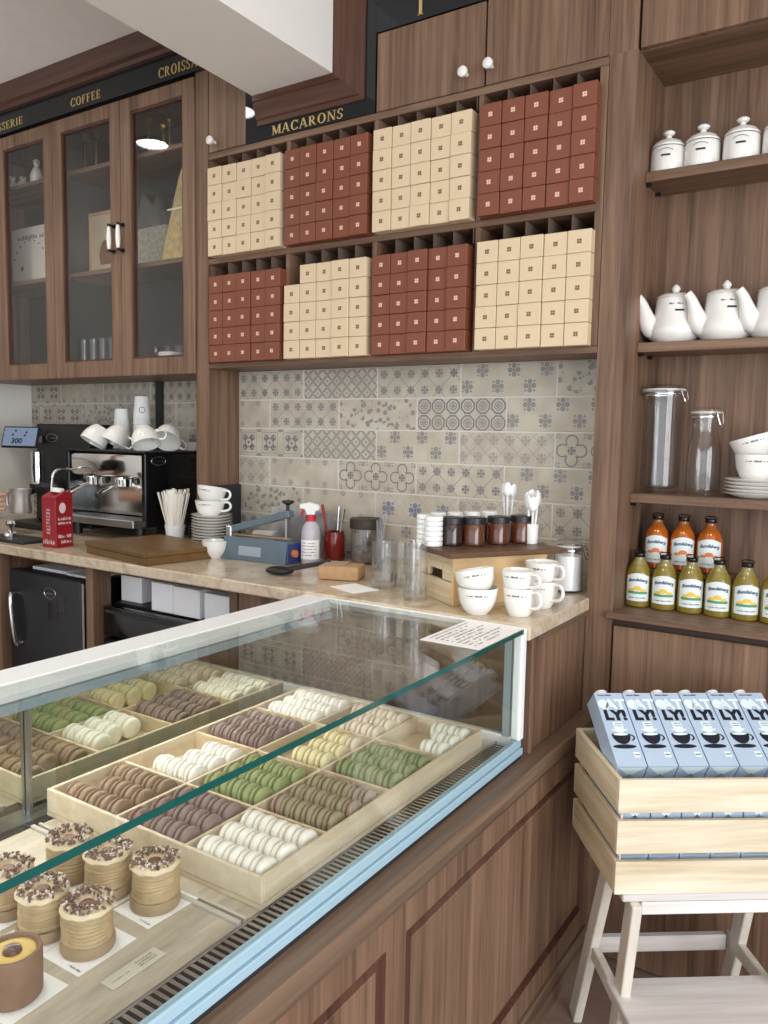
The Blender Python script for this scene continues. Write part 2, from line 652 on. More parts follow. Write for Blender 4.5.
def scribble(mb, x0, x1, y, h, fn, words=(.35, .6), seed=0):
    """tiny unreadable print: short strokes through fn(x, y)"""
    rr = random.Random(seed)
    x = x0
    while x < x1:
        w = (x1 - x0) * rr.uniform(.03, .075)
        if rr.random() > .16:
            hh = h * rr.uniform(.5, 1)
            mb.flat([(x, y), (min(x1, x + w * .7), y), (min(x1, x + w * .7), y + hh), (x, y + hh)], fn)
        x += w


# ================================================================== THE ROOM
YF, YT, YTL, YW = 2.11, 2.267, 2.40, 2.46     # joinery front, tiles, tiles in the left bay, building wall
XL, XR, YN = -3.66, 2.6, -2.8
CEIL = 2.875
b = MB(); b.box(XL - .1, XR + .1, YN - .1, YW + .1, -.1, 0); struct(b.build('floor', floor_m))
b = MB(); b.box(XL - .1, XR + .1, YN - .1, YW + .1, CEIL, CEIL + .1); struct(b.build('ceiling', ceil_paint))
b = MB(); b.box(XL - .1, XR + .1, YW, YW + .1, 0, CEIL); struct(b.build('wall_back', wall_paint))
b = MB(); b.box(XL - .1, XL, YN, YW, 0, CEIL); struct(b.build('wall_left', wall_paint))
# street side: walls with large window openings, behind and right of the camera
b = MB()
b.box(XL, XR, YN - .1, YN, 0, .25); b.box(XL, XR, YN - .1, YN, 2.6, CEIL)
b.box(XL, XL + .5, YN - .1, YN, .25, 2.6); b.box(XR - .2, XR, YN - .1, YN, .25, 2.6)
struct(b.build('wall_front', wall_paint))
b = MB()
b.box(XR, XR + .1, YN, YW, 0, .25); b.box(XR, XR + .1, YN, YW, 2.6, CEIL)
b.box(XR, XR + .1, YN, YN + .2, .25, 2.6); b.box(XR, XR + .1, .9, YW, .25, 2.6)
struct(b.build('wall_right', wall_paint))
for i, (ax, a0, a1) in enumerate((('y', XL + .5, XR - .2), ('x', YN + .2, .9))):
    b = MB()
    for k in range(4):
        q = a0 + (a1 - a0) * k / 3
        q0, q1 = max(a0, q - .03), min(a1, q + .03)
        if ax == 'y': b.box(q0, q1, YN - .07, YN - .03, .25, 2.6)
        else: b.box(XR + .03, XR + .07, q0, q1, .25, 2.6)
    struct(b.build('window_%d' % (i + 1), black_mat))

# ---- patterned tile splashback: every tile has its own bevel and pattern
KINDS = ['lattice', 'faint', 'snow', 'sparse', 'quatrefoil', 'octagon', 'dots', 'rings', 'cross', 'leaves']
TM = {k: tile_mat(k) for k in KINDS}


def tile_field(name, x0, x1, z_top, rows, y, layout, jx, mod=.3175, rh=.1055):
    mb = MB()
    uvl = mb.bm.loops.layers.uv.new('UVMap')
    g = .0026
    rr = random.Random(3)
    for r in range(rows):
        zt = z_top - r * rh
        zb = zt - rh
        off = jx if r % 2 == 0 else jx - mod / 2
        k0 = math.floor((x0 - off) / mod)
        k = k0
        idx = 0
        while off + k * mod < x1:
            a, c = off + k * mod, off + (k + 1) * mod
            ca, cc = max(a, x0), min(c, x1)
            kind = layout[r][idx] if r < len(layout) and idx < len(layout[r]) else rr.choice(KINDS)
            idx += 1
            k += 1
            if cc - ca < .012: continue
            mb.mi = KINDS.index(kind)
            vs = mb.box(ca + g, cc - g, y, y + .008, zb + g, zt - g, .0012)
            du, dv = rr.choice((0, .5)) * 0, 0
            for f in {f for v in vs for f in v.link_faces}:
                for l in f.loops:
                    l[uvl].uv = ((l.vert.co.x - a) / rh + du, (l.vert.co.z - zb) / rh + dv)
    mb.mi = len(KINDS)
    mb.box(x0, x1, y + .0022, YW, z_top - rows * rh, z_top)
    return mb.build(name, [TM[k] for k in KINDS] + [tile_side])


lay = [['lattice', 'rings', 'lattice', 'snow', 'leaves'],
       ['sparse', 'lattice', 'leaves', 'octagon', 'snow'],
       ['dots', 'rings', 'snow', 'faint', 'quatrefoil'],
       ['faint', 'sparse', 'quatrefoil', 'lattice', 'snow'],
       ['leaves', 'sparse', 'cross', 'faint', 'lattice'],
       ['lattice', 'faint', 'snow', 'sparse', 'lattice'],
       ['faint', 'dots', 'lattice', 'leaves', 'snow']]
o = tile_field('wall_back_tiles', -2.135, -.70, 1.680, 7, YT, lay, -1.82)
struct(o)
lay2 = [['dots', 'sparse', 'faint', 'lattice', 'snow'], ['dots', 'dots', 'leaves', 'faint', 'sparse', 'sparse']]
o = tile_field('wall_back_tiles_bay', XL, -2.199, 1.680, 7, YTL, lay2, -3.42)
struct(o)
b = MB(); b.box(-2.74, -2.70, YTL - .012, YTL - .0005, 1.02, 1.68); struct(b.build('corner_shade', char))  # dark strip standing in for the shade at a wall corner
# arched door seen edge-on at the far left
b = MB(); b.box(XL, XL + .03, 1.35, 2.2, 0, 2.05, .004)
struct(b.build('door_1', wall_paint))
b = MB()
pts = [(1.5, .3), (1.5, 1.12)] + [(1.78 - .28 * math.cos(a), 1.12 + .28 * math.sin(a)) for a in [PI * i / 12 for i in range(13)]] + [(2.06, 1.12), (2.06, .3)]
for p, q in zip(pts, pts[1:] + pts[:1]):
    if (Vector(p) - Vector(q)).length > 1e-4: b.bar((XL + .033, p[0], p[1]), (XL + .033, q[0], q[1]), .02, .016, (1, 0, 0))
dp = b.build('door_panel', M('taupe moulding', (150, 132, 110), .6)); dp.parent = bpy.data.objects['door_1']

# column between the two bays, full height
b = MB(); b.box(-2.199, -2.1355, YF, YW - .001, 1.0205, CEIL - .001)
struct(b.build('trim_2', walnut))

DXL, DXR = .035, -.012
# ceiling beam with dark crown moulding where it meets the joinery
b = MB(); b.prism([(-1.90, YF - .004), (-1.565, YF - .004), (-1.565 + DXR * (YF - YN), YN), (-1.90 + DXL * (YF - YN), YN)], 2.57, CEIL, 'z')
struct(b.build('ceiling_beam', beam_paint))


def crown_profile(d):
    return [(0, 0), (d, 0), (d, .012), (d * .82, .018), (d * .75, .03), (d * .45, .06), (d * .3, .072), (d * .18, .078), (d * .18, .092), (0, .1)]


b = MB()
# profile: (outwards from beam, towards the room)
prof = [(0, .075), (.022, .075), (.026, .062), (.045, .058), (.055, .045), (.072, .028), (.082, .024), (.086, .012), (.104, .010), (.104, 0), (0, 0)]
prof = [(a, d * .42) for a, d in prof]
Bx, Bz, Lx = -1.565, 2.57, -1.90
rings = []
for a, d in prof:
    y = YF - .002 - d
    rings.append([(Lx, y, Bz - a * .86), (Bx + a, y, Bz - a * .86), (Bx + a, y, CEIL - .001)])
n = len(prof)
V = [[b.bm.verts.new(p) for p in r] for r in rings]
for i in range(n):
    for s_ in (0, 1):
        A, B2 = V[i], V[(i + 1) % n]
        f = b.bm.faces.new((A[s_], A[s_ + 1], B2[s_ + 1], B2[s_]))
        f.material_index = s_
b.bm.faces.new([r[0] for r in V]); b.bm.faces.new([r[2] for r in V][::-1])
struct(b.build('trim_3', [walnut_dk, walnut_dkz]))
# crown over the glass cabinet
b = MB()
b.prism([(YF - .01, 2.806), (YF - .03, 2.806), (YF - .034, 2.82), (YF - .05, 2.826), (YF - .06, 2.845), (YF - .085, 2.862), (YF - .09, CEIL - .001), (YF - .01, CEIL - .001)], XL + .001, -1.902, 'x')
struct(b.build('trim_4', walnut_dk))

# ceiling downlights: first two mirrored in the joinery, last two added for brighter tops
lamp_m = emit('lamp diffuser', (255, 250, 240), 24)
for i, (x, y) in enumerate(((-3.22, 1.43), (-2.57, 1.5), (-1.05, .55), (.15, .75))):
    t = thing('ceiling_light', ['round white ceiling downlight by the left wall, mirrored in the glass door', 'round white ceiling downlight nearer the beam, mirrored in the black panel', 'added ceiling downlight above the glass case, out of view', 'added ceiling downlight above the customers, out of view'][i], 'light', (x, y, CEIL), 0, 'ceiling downlights')
    b = MB(); b.lathe([(.092, 0), (.092, -.008), (.078, -.012), (.076, -.004), (.076, 0)], n=32); b.build('trim_ring', white_pl, t, True)
    b = MB(); b.lathe([(.076, -.006), (0, -.006)], n=32); b.build('diffuser', lamp_m, t)

# ================================================================== JOINERY
def door_leaf(name, x0, x1, y, z0, z1, mat, parent, th=.02, gap=.0015):
    b = MB(); b.box(x0 + gap, x1 - gap, y, y + th, z0 + gap, z1 - gap, .0015)
    return b.build(name, mat, parent)


def knob(parent, x, y, z, mat=None):
    b = MB()
    b.lathe([(.006, 0), (.006, -.014), (.012, -.017), (.0155, -.024), (.0145, -.031), (.009, -.035), (0, -.036)], (0, 0, 0), 18, 'z')
    vs = b.bm.verts[:]
    b.xf(vs, Matrix.Translation((x, y, z)) @ Matrix.Rotation(R(-90), 4, 'X'))
    return b.build('knob', mat or white_cer, parent, True)


# --- cupboards above the macaron shelf
t = thing('cupboard', 'walnut double cupboard with two round cream knobs above the boxes', 'cupboard', (0, 0, 0))
b = MB(); b.box(-1.42, -.70, YF + .022, YT - .001, 2.434, CEIL - .002); b.build('carcass', walnut, t)
d = door_leaf('door', -1.422, -1.056, YF, 2.434, 2.664, walnut, t)
knob(d, -1.112, YF, 2.476)
d = door_leaf('door', -1.053, -.702, YF, 2.434, 2.664, walnut, t)
knob(d, -1.034, YF, 2.481)
b = MB(); b.box(-.702, -.628, YF, YF + .02, 2.434, CEIL - .002); b.build('stile', walnut, t)
t = thing('cupboard', 'narrow walnut cupboard door with small white knob beside black panel', 'cupboard', (0, 0, 0))
b = MB(); b.box(-2.134, -1.958, YF + .022, YT - .001, 2.434, CEIL - .002); b.build('carcass', walnut, t)
d = door_leaf('door', -2.135, -1.957, YF, 2.434, 2.86, walnut, t)
knob(d, -2.102, YF, 2.466)
# --- black sign panel round the beam
t = thing('sign_panel', 'black glossy fascia lettered MACARONS in gold under the beam', 'sign')
b = MB()
b.box(-1.956, -1.425, YF - .0015, YT - .001, 2.434, CEIL - .0015)
b.build('panel', black_panel, t)
t2 = thing('sign_panel', 'black fascia over the pair of walnut doors, foot of one gold letter', 'sign')
b = MB(); b.box(-1.4245, -.70, YF - .0015, YF + .0205, 2.666, CEIL - .0015); b.build('panel', black_panel, t2)
b = MB(); roman('I', -1.281, -1.258, 2.678, .05, YF - .0015, b); b.build('lettering', gold, t2)
b = MB(); roman('MACARONS', -1.837, -1.545, 2.442, .03, YF - .0015, b); b.build('lettering', gold, t)

# --- macaron shelf unit
t = thing('wall_shelf', 'walnut wall shelf of two tiers holding blocks of macaron boxes', 'shelf')
b = MB(); b.box(-2.135, -.70, YF, YT - .001, 1.681, 1.699, .001); b.build('bottom_board', walnut_x, t)
b = MB(); b.box(-2.135, -.7225, YF, YT - .001, 2.049, 2.068, .001); b.build('shelf', walnut_x, t)
b = MB(); b.box(-2.135, -.70, YF, YT - .001, 2.412, 2.433, .001); b.build('top_board', walnut_x, t)
b = MB(); b.box(-2.1345, -.701, YT - .012, YT - .0015, 1.7, 2.411); b.build('back_panel', M('back with gap shade', (30, 22, 19), .7), t)  # colour carries the shade of the gap above the boxes
b = MB(); b.box(-.722, -.7005, YF, YT - .001, 1.7, 2.411); b.build('side_panel', walnut, t)
for zz0, zz1 in ((1.6995, 2.0485), (2.0685, 2.4115)):
    for x in (-1.7665, -1.417, -1.063):
        b = MB(); b.box(x - .0075, x + .0075, YF + .001, YT - .013, zz0, zz1); b.build('upright', walnut, t)
div_m = M('thin divider board', (112, 94, 82), .6)
BX = [-2.106, -1.758, -1.408, -1.049]
PW, PH = .0664, .0602
for zz0, zz1 in ((1.6995, 2.0485), (2.0685, 2.4115)):
    for x0 in BX:
        for k in range(1, 6):
            x = x0 + k * PW - (.0016 if k == 5 else 0)
            b = MB(); b.box(x - .0006, x + .0006, YF + .0015, YT - .013, zz0 + .306, zz1); b.build('divider', div_m, t)

# --- macaron boxes, 25 to a block


def card_box(name, mat, mk):
    b = MB()
    w, h, y0, y1 = PW - .0022, PH - .0012, YF - .032, YT - .03
    b.box(-w / 2, w / 2, 0, y1 - y0, 0, h, .0011)
    b.mi = 1
    for i in (-1, 1):
        for j in (-1, 1):
            b.box(i * .0032 - .0027, i * .0032 + .0027, -.0005, .0004, h / 2 + j * .0032 - .0027, h / 2 + j * .0032 + .0027)
    b.mi = 2
    b.box(-w / 2 + .004, w / 2 - .004, -.0003, .0003, h - .0032, h - .0024)
    return b.build(name, [mat, mk, mat])


protoC = card_box('macaron_box', cream, cream_in)
protoR = card_box('macaron_box', rust, rust_in)
blocks = [(0, 1, 'c'), (1, 1, 'r'), (2, 1, 'c'), (3, 1, 'r'), (0, 0, 'r'), (1, 0, 'c'), (2, 0, 'r'), (3, 0, 'c')]
bname = {(0, 1): 'upper tier next the column', (1, 1): 'upper tier under the MACARONS sign', (2, 1): 'upper tier under the pair of knobs', (3, 1): 'upper tier at the right end',
         (0, 0): 'lower tier next the column', (1, 0): 'lower tier with a short first stack', (2, 0): 'lower tier between two cream blocks', (3, 0): 'lower tier at the right end'}
used = set()
ROWN = ['bottom', 'second from bottom', 'middle', 'second from top', 'top']
for bi, tier, kd in blocks:
    z0 = 2.0685 if tier else 1.6995
    rr = random.Random(bi * 10 + tier)
    for c in range(5):
        lean = rr.uniform(-.004, .004)
        for r in range(5):
            if (bi, tier) == (1, 0) and c == 0 and r == 4: continue
            p = protoC if kd == 'c' else protoR
            col = 'cream' if kd == 'c' else 'rust brown'
            loc = (BX[bi] + (c + .5) * PW, YF - .032 + lean + rr.uniform(-.0018, .0018), z0 + r * PH)
            lab = '%s macaron box, %s of %s stack, %s' % (col, ROWN[r], ORD[c], bname[(bi, tier)])
            g = '%s macaron boxes, %s' % (col, bname[(bi, tier)])
            if kd not in used:
                used.add(kd)
                o = p; o.location = loc
            else:
                o = p.copy(); COL.objects.link(o); o.location = loc
            tag(o, lab, 'box', g)

# --- glazed wall cabinet on the left
cab = thing('wall_cabinet', 'walnut wall cabinet with glazed doors over the coffee machine', 'cabinet')
CX0, CX1, CZ0, CZ1 = XL + .002, -2.2005, 1.665, 2.72
b = MB()
inner = M('cabinet inside', (66, 65, 63), .7)
b.box(CX0, CX1, YF + .022, YTL - .001, CZ0, CZ0 + .02); b.box(CX0, CX1, YF + .022, YTL - .001, CZ1 - .02, CZ1)
b.box(CX0, CX0 + .02, YF + .022, YTL - .001, CZ0 + .02, CZ1 - .02); b.box(CX1 - .02, CX1, YF + .022, YTL - .001, CZ0 + .02, CZ1 - .02)
b.build('carcass', walnut, cab)
b = MB(); b.box(-3.036, -3.018, YF + .03, YTL - .0145, CZ0 + .0205, CZ1 - .0205); b.build('divider', inner, cab)
b = MB(); b.box(CX1 - .0235, CX1 - .0205, YF + .03, YTL - .0145, CZ0 + .0205, CZ1 - .0205); b.build('lining', inner, cab)
b = MB(); b.box(CX0 + .02, CX1 - .02, YTL - .014, YTL - .001, CZ0 + .02, CZ1 - .02); b.build('back_panel', inner, cab)
SH = [2.40, 1.99]
shelfz = {'far': (2.36, 2.02), 'near': (2.412, 2.035)}
for x0, x1, zs in ((CX0 + .021, -3.037, (2.52, 2.105)), (-3.017, CX1 - .024, (2.52, 2.105))):
    for z in zs:
        b = MB(); b.box(x0, x1, YF + .045, YTL - .015, z - .018, z, .001); b.build('shelf', walnut_x, cab)
doors = [(-3.43, -3.027), (-3.025, -2.602), (-2.599, -2.2)]
for i, (x0, x1) in enumerate(doors):
    b = MB()
    st, zt, zb = .058, 2.707, CZ0
    y0, y1 = YF - .008, YF + .018
    b.box(x0, x0 + st, y0, y1, zb, zt, .002); b.box(x1 - st, x1, y0, y1, zb, zt, .002)
    b.box(x0 + st, x1 - st, y0, y1, zb, zb + .064, .002); b.box(x0 + st, x1 - st, y0, y1, zt - .052, zt, .002)
    # glazing bead
    q = .008
    b.mi = 1
    for (a, c, e, g) in ((x0 + st, x0 + st + q, zb + .064, zt - .052), (x1 - st - q, x1 - st, zb + .064, zt - .052), (x0 + st + q, x1 - st - q, zb + .064, zb + .064 + q), (x0 + st + q, x1 - st - q, zt - .052 - q, zt - .052)):
        b.box(a, c, y0 + .006, y1, e, g)
    d = b.build('door', [walnut, walnut_dkz], cab)
    b = MB(); b.box(x0 + st + q, x1 - st - q, YF + .004, YF + .007, zb + .064 + q, zt - .052 - q); b.build('pane', door_glass, d)
    if i:
        hx = x1 - .036 if i == 1 else x0 + .014
        b = MB()
        b.lathe([(.0, 2.148), (.0055, 2.149), (.0085, 2.17), (.0095, 2.19), (.0085, 2.215), (.0055, 2.239), (0, 2.24)], (hx, y0 - .026, 0), 14)
        b.mi = 1
        for z in (2.146, 2.242):
            b.tube([(hx, y0 + .001, z), (hx, y0 - .026, z)], .0045, 8)
            b.lathe([(0, -.006), (.007, -.005), (.007, .005), (0, .006)], (hx, y0 - .026, z), 10)
            b.lathe([(.009, 0), (.009, .003), (0, .004)], (hx, y0 - .004, z), 12, 'y')
        h = b.build('handle', [white_cer, black_mat], d, True)
        h['label'] = 'white ceramic bar handle on black brackets'
# fourth door continues behind the frame edge
b = MB(); b.box(XL + .004, -3.432, YF - .008, YF + .018, CZ0, 2.707, .002); b.build('door', walnut, cab)
t = thing('sign_panel', 'long black fascia with gold words above the glass cabinet doors', 'sign')
b = MB(); b.box(XL + .003, -1.96, YF - .012, YF + .02, 2.72, 2.8055); b.build('panel', black_panel, t)
b = MB(); roman('PATISSERIE', -3.52, -3.212, 2.735, .032, YF - .012, b); b.build('lettering', gold, t)
b = MB(); roman('COFFEE', -2.888, -2.703, 2.736, .032, YF - .012, b); b.build('lettering', gold, t)
b = MB(); roman('CROISSANTS', -2.375, -2.085, 2.735, .034, YF - .012, b)
b.build('lettering', gold, t)

# --- contents of the glass cabinet
IY = YF + .13


def candlestick(lab, x, z, h, y=IY):
    t = thing('candlestick', lab, 'candlestick', (x, y, z), 0, 'brass candlesticks in the glass cabinet')
    b = MB(); b.lathe([(0, 0), (.0155, 0), (.0155, .004), (.010, .012), (.005, .03), (.004, h * .5), (.005, h * .82), (.012, h * .84), (.012, h * .86), (.006, h * .88)], n=16); b.build('stem', brass, t, True)
    b = MB(); b.lathe([(.006, h * .88), (.013, h * .9), (.015, h), (.012, h), (.010, h * .92), (0, h * .91)], n=16); b.build('candle_cup', brass, t, True)


ZS1 = 2.5205
candlestick('tall brass candlestick behind second glass door, nearer the left wall', -2.995, ZS1 , .178)
candlestick('tall brass candlestick behind second glass door, nearer the handles', -2.921, ZS1, .178)
candlestick('brass candlestick standing alone behind the third glass door', -2.597, ZS1, .165)
candlestick('brass candlestick behind third glass door, shorter of the pair', -2.508, ZS1, .12)
candlestick('brass candlestick behind third glass door, taller of the pair', -2.474, ZS1, .135)
t = thing('gift_bag', 'clear bag of cream sweets on the middle shelf behind the glass', 'bag', (-2.60, IY + .04, 2.1055), 0)
b = MB()
conf = M('cream confectionery', (244, 232, 200), .6, noise=.35, nscale=60)
v = b.box(-.09, .09, -.035, .035, 0, .17, .02, seg=2); b.build('sweets', conf, t, True)
b = MB()
b.prism([(-.1, 0), (.1, 0), (.105, .18), (.06, .30), (.02, .24), (-.03, .30), (-.085, .19)], -.04, .04, 'y'); b.build('film', pouch, t)
t = thing('gift_bag', 'tall gold and cream gift bag leaning behind the third glass door', 'bag', (-2.405, IY - .02, 2.1055), 0)
b = MB(); b.prism([(-.07, 0), (.1, 0), (.1, .3), (.06, .36), (.03, .3), (-.03, .12)], -.03, .05, 'y'); b.build('pouch', M('gold cream film', (206, 182, 124), .35, noise=.3, nscale=35), t)
b = MB(); b.box(-.03, .09, -.032, -.0305, .19, .196); b.build('ribbon', white_pap, t)
t = thing('picture_frame', 'framed print of a brown jug standing behind the second glass door', 'picture', (-2.905, IY + .03, 2.1055), 0)
b = MB()
for q in ((-.1, -.088, 0, .27), (.088, .1, 0, .27), (-.088, .088, 0, .012), (-.088, .088, .258, .27)): b.box(q[0], q[1], -.01, .01, q[2], q[3], .001)
b.build('frame', boxwood, t)
b = MB(); b.box(-.088, .088, -.004, .006, .012, .258)
fp = lambda x, z: (x, -.0047, z)
b.mi = 1; b.flat([(-.03, .05), (.045, .05), (.05, .09), (.04, .135), (.02, .15), (-.01, .15), (-.028, .13), (-.038, .09)], fp)
b.mi = 2; b.flat([(.03, .165), (.065, .165), (.065, .205), (.03, .205)], fp)
b.build('print', [M('cream print', (226, 208, 172), .7), M('jug brown', (150, 96, 58), .7), ink], t)
t = thing('gift_box', 'white flat gift box with dotted arc behind the first glass door', 'box', (-3.41, IY + .03, 2.1055), 0)
b = MB(); b.box(-.13, .15, -.03, .03, 0, .26, .003)
b.mi = 1
for k in range(9):
    a = R(25 + 130 * k / 8)
    b.box(.01 + .13 * math.cos(a) - .004, .01 + .13 * math.cos(a) + .004, -.0308, -.029, .07 + .13 * math.sin(a) - .003, .07 + .13 * math.sin(a) + .003)
b.mi = 2; b.lathe([(.012, -.0308), (0, -.0312)], (-.05, 0, .08), 12, 'y')
b.mi = 3; scribble(b, -.1, .12, .205, .02, lambda x, y: (x, -.0306, y), seed=4)
b.build('carton', [M('eggshell card', (246, 240, 230), .6), ink, M('red dot', (150, 90, 70), .5), M('pale grey print', (150, 148, 142), .6)], t)
for i, (dx, h, lab) in enumerate(((-.11, .09, 'small white jug figurine left in the first glass door'), (-.03, .075, 'small white bird figurine in the middle, first glass door'), (.075, .135, 'taller white bird figurine on top shelf, first glass door'))):
    t = thing('figurine', lab, 'figurine', (-3.41 + dx, IY, 2.5205), 0, 'white figurines in the glass cabinet')
    b = MB()
    b.lathe([(0, 0), (.02, 0), (.028, h * .2), (.03, h * .4), (.02, h * .62), (.01, h * .72), (.014, h * .8), (.014, h * .92), (0, h)], n=14); b.build('body', white_cer, t, True)
    b = MB(); b.tube([(.008, -.005, h * .86), (.024, -.01, h * .84)], [.006, .001], 8); b.build('beak', brass, t, True)
tumb = None
for i in range(5):
    x = -2.98 + i * .062
    lab = 'clear straight tumbler on cabinet floor behind second glass door, %s in row' % ORD[i]
    if tumb is None:
        tumb = tag(MB().build('tumbler', clear), lab, 'glass', 'tumblers in the glass cabinet')
        b = MB(); b.lathe([(0, 0), (.026, 0), (.028, .15), (.026, .15), (.024, .008), (0, .008)], n=20)
        tumb.name = 'old'; bpy.data.objects.remove(tumb)
        tumb = tag(b.build('tumbler', clear, None, True), lab, 'glass', 'tumblers in the glass cabinet')
        tumb.location = (x, IY - .03, CZ0 + .0205)
    else:
        q = tumb.copy(); COL.objects.link(q); q.location = (x, IY - .03, CZ0 + .0205); q['label'] = lab
gob = None
for i in range(3):
    x = -2.60 + i * .072
    lab = 'small stemmed glass on cabinet floor behind third glass door, %s in row' % ORD[i]
    if gob is None:
        b = MB(); b.lathe([(0, 0), (.028, .001), (.006, .006), (.004, .045), (.02, .055), (.03, .08), (.027, .11), (.025, .11), (.028, .08), (.018, .058), (0, .052)], n=20)
        gob = tag(b.build('goblet', clear, None, True), lab, 'glass', 'stemmed glasses in the glass cabinet'); gob.location = (x, IY + .03, CZ0 + .0205)
    else:
        q = gob.copy(); COL.objects.link(q); q.location = (x, IY + .03, CZ0 + .0205); q['label'] = lab
b = MB(); b.lathe([(0, 0), (.045, 0), (.055, .07), (.052, .072), (.042, .006), (0, .005)], n=24)
o = tag(b.build('serving_dish', white_cer, None, True), 'low white dish on the cabinet floor behind the third glass door', 'dish'); o.location = (-2.42, IY - .045, CZ0 + .0205)

# ================================================================== RIGHT SHELF UNIT
SX0, SX1, SB = -.626, 1.45, 2.37
su = thing('shelf_unit', 'tall walnut shelf unit holding teapots, canisters, jars and bottles', 'shelving')
b = MB()
b.box(-.6985, SX0, YF, YW - .002, 0, 2.434); b.build('side_panel', walnut, su)
b = MB(); b.box(-.6270, SX0 + .0005, YF - .001, YF + .02, 0, .96); b.build('seam_strip', walnut_dkz, su)
b = MB(); b.box(SX1, SX1 + .07, YF, YW - .002, 0, 2.434); b.build('side_panel', walnut, su)
b = MB(); b.box(SX0, SX1, SB, SB + .02, .99, 2.434); b.build('back_panel', walnut, su)
b = MB(); b.box(SX0, SX1, YF + .02, SB, 2.434, 2.45); b.build('top_board', walnut_x, su)
shelf_names = []
for z in (2.163, 1.715, 1.305):
    b = MB(); b.box(SX0 + .0005, SX1 - .0005, 2.22, SB - .0005, z - .026, z, .0015); s_ = b.build('shelf', walnut_x, su)
    b = MB()
    for y in (2.235, 2.33): b.tube([(SX0 + .0005, y, z - .031), (SX0 + .014, y, z - .031)], .005, 8)
    b.build('shelf_pin', black_mat, s_, True)
b = MB(); b.box(-.64, SX1, 2.092, SB, .973, .99, .002); b.build('ledge', walnut_x, su)
b = MB(); b.box(SX0 + .001, SX1, YF + .02, YF + .04, 0, .972); b.build('carcass', M('recess shadow', (60, 44, 36), .6), su)  # shadow line under the ledge put into the carcass colour
dx = [SX0 + .003, .062, .752, SX1 - .002]
for a, c in zip(dx, dx[1:]):
    b = MB(); b.box(a, c - .003, YF + .004, YF + .0195, .012, .952, .0015); b.build('door', walnut, su)
t = thing('cupboard', 'walnut cupboard over the tall shelf unit, top right', 'cupboard')
b = MB(); b.box(-.6215, .41, YF, YF + .02, 2.4345, CEIL - .002, .0015); b.build('door', walnut, t)
b = MB(); b.box(.413, SX1, YF, YF + .02, 2.4345, CEIL - .002, .0015); b.build('door', walnut, t)
b = MB(); b.box(-.62, SX1, YF + .0205, YW - .002, 2.4505, CEIL - .002); b.build('carcass', walnut, t)


# --- print on curved ware
def wrap(r, z, ang0=-PI / 2):
    def fn(x, y):
        a = ang0 + x / r
        return (r * math.cos(a), r * math.sin(a), z + y)
    return fn


CYAW = math.atan2(-1, 0)   # faces -y


def canister(loc, lab, rz):
    t = thing('canister', lab, 'canister', loc, rz, 'lidded white canisters on the top shelf')
    h = .066
    b = MB(); b.lathe([(0, 0), (.0435, 0), (.0455, .004), (.0445, h - .006), (.0425, h), (.038, h + .002), (0, h + .002)], n=36); b.build('body', white_cer, t, True)
    b = MB()
    f = wrap(.0458, h * .66, -PI / 2)
    for k in range(10):
        a = -.02 + .04 * k / 10
        zz = .0125 - 14 * (a + .002) ** 2
        b.flat([(a, zz), (a + .003, zz), (a + .003, zz + .0018), (a, zz + .0018)], f)
    for k in range(6):
        a = -.012 + .004 * k
        b.flat([(a, -.006), (a + .004, -.006), (a + .004, -.001), (a, -.001)], f)
    b.build('print', ink, t)
    b = MB(); b.lathe([(.0425, h + .002), (.043, h + .006), (.036, h + .016), (.02, h + .024), (.009, h + .027), (.007, h + .034), (.014, h + .038), (.016, h + .043), (.012, h + .047), (0, h + .048)], n=32); b.build('lid', white_cer, t, True)


for i, (px, lab) in enumerate(((668, 'lidded white canister at the left end of the top shelf'), (702, 'lidded white canister second from the left on the top shelf'), (741, 'lidded white canister third from the left on the top shelf'), (781, 'lidded white canister cut by the right picture edge, top shelf'))):
    p = at(px, 160, 'y', 2.275)
    canister((p.x, 2.275, 2.1635), lab, R(6) - math.atan2(p.x, 2.275) * 0)


def teapot(loc, rz, lab):
    t = thing('teapot', lab, 'teapot', loc, rz, 'white teapots on the middle shelf')
    b = MB(); b.lathe([(0, 0), (.05, 0), (.052, .004), (.066, .014), (.0715, .03), (.070, .042), (.060, .062), (.0535, .080), (.051, .098), (.050, .118), (.048, .121), (0, .121)], n=36); b.build('body', white_cer, t, True)
    b = MB(); b.lathe([(.049, .1215), (.050, .124), (.042, .131), (.014, .135), (.007, .137), (.009, .141), (.012, .147), (.009, .154), (.002, .16), (0, .161)], n=28); b.build('lid', white_cer, t, True)
    b = MB(); b.tube([(-.046, 0, .04), (-.062, 0, .044), (-.075, 0, .062), (-.083, 0, .086), (-.092, 0, .109), (-.104, 0, .125)], [.031, .030, .0245, .0175, .013, .011], 14, flat=.85); b.build('spout', white_cer, t, True)
    b = MB(); b.tube([(.05, .0, .092), (.066, .02, .096), (.080, .035, .090), (.080, .035, .06), (.07, .025, .042), (.058, .01, .034)], .0065, 10); b.build('handle', white_cer, t, True)
    b = MB()
    scribble(b, .0, .036, .006, .004, wrap(.0522, .094, -PI / 2 - R(36)), seed=5)
    for k in range(6): b.flat([(.016 + .004 * k, -.012), (.02 + .004 * k, -.012), (.02 + .004 * k, -.007), (.016 + .004 * k, -.007)], wrap(.0546, .0935, -PI / 2 - R(36)))
    b.build('print', ink, t)


for px, lab in ((674, 'white teapot at the left end of the middle shelf'), (724.5, 'white teapot second from the left on the middle shelf'), (777, 'white teapot at the right picture edge on the middle shelf')):
    p = at(px, 330, 'y', 2.292)
    teapot((p.x, 2.292, 1.7155), R(33), lab)


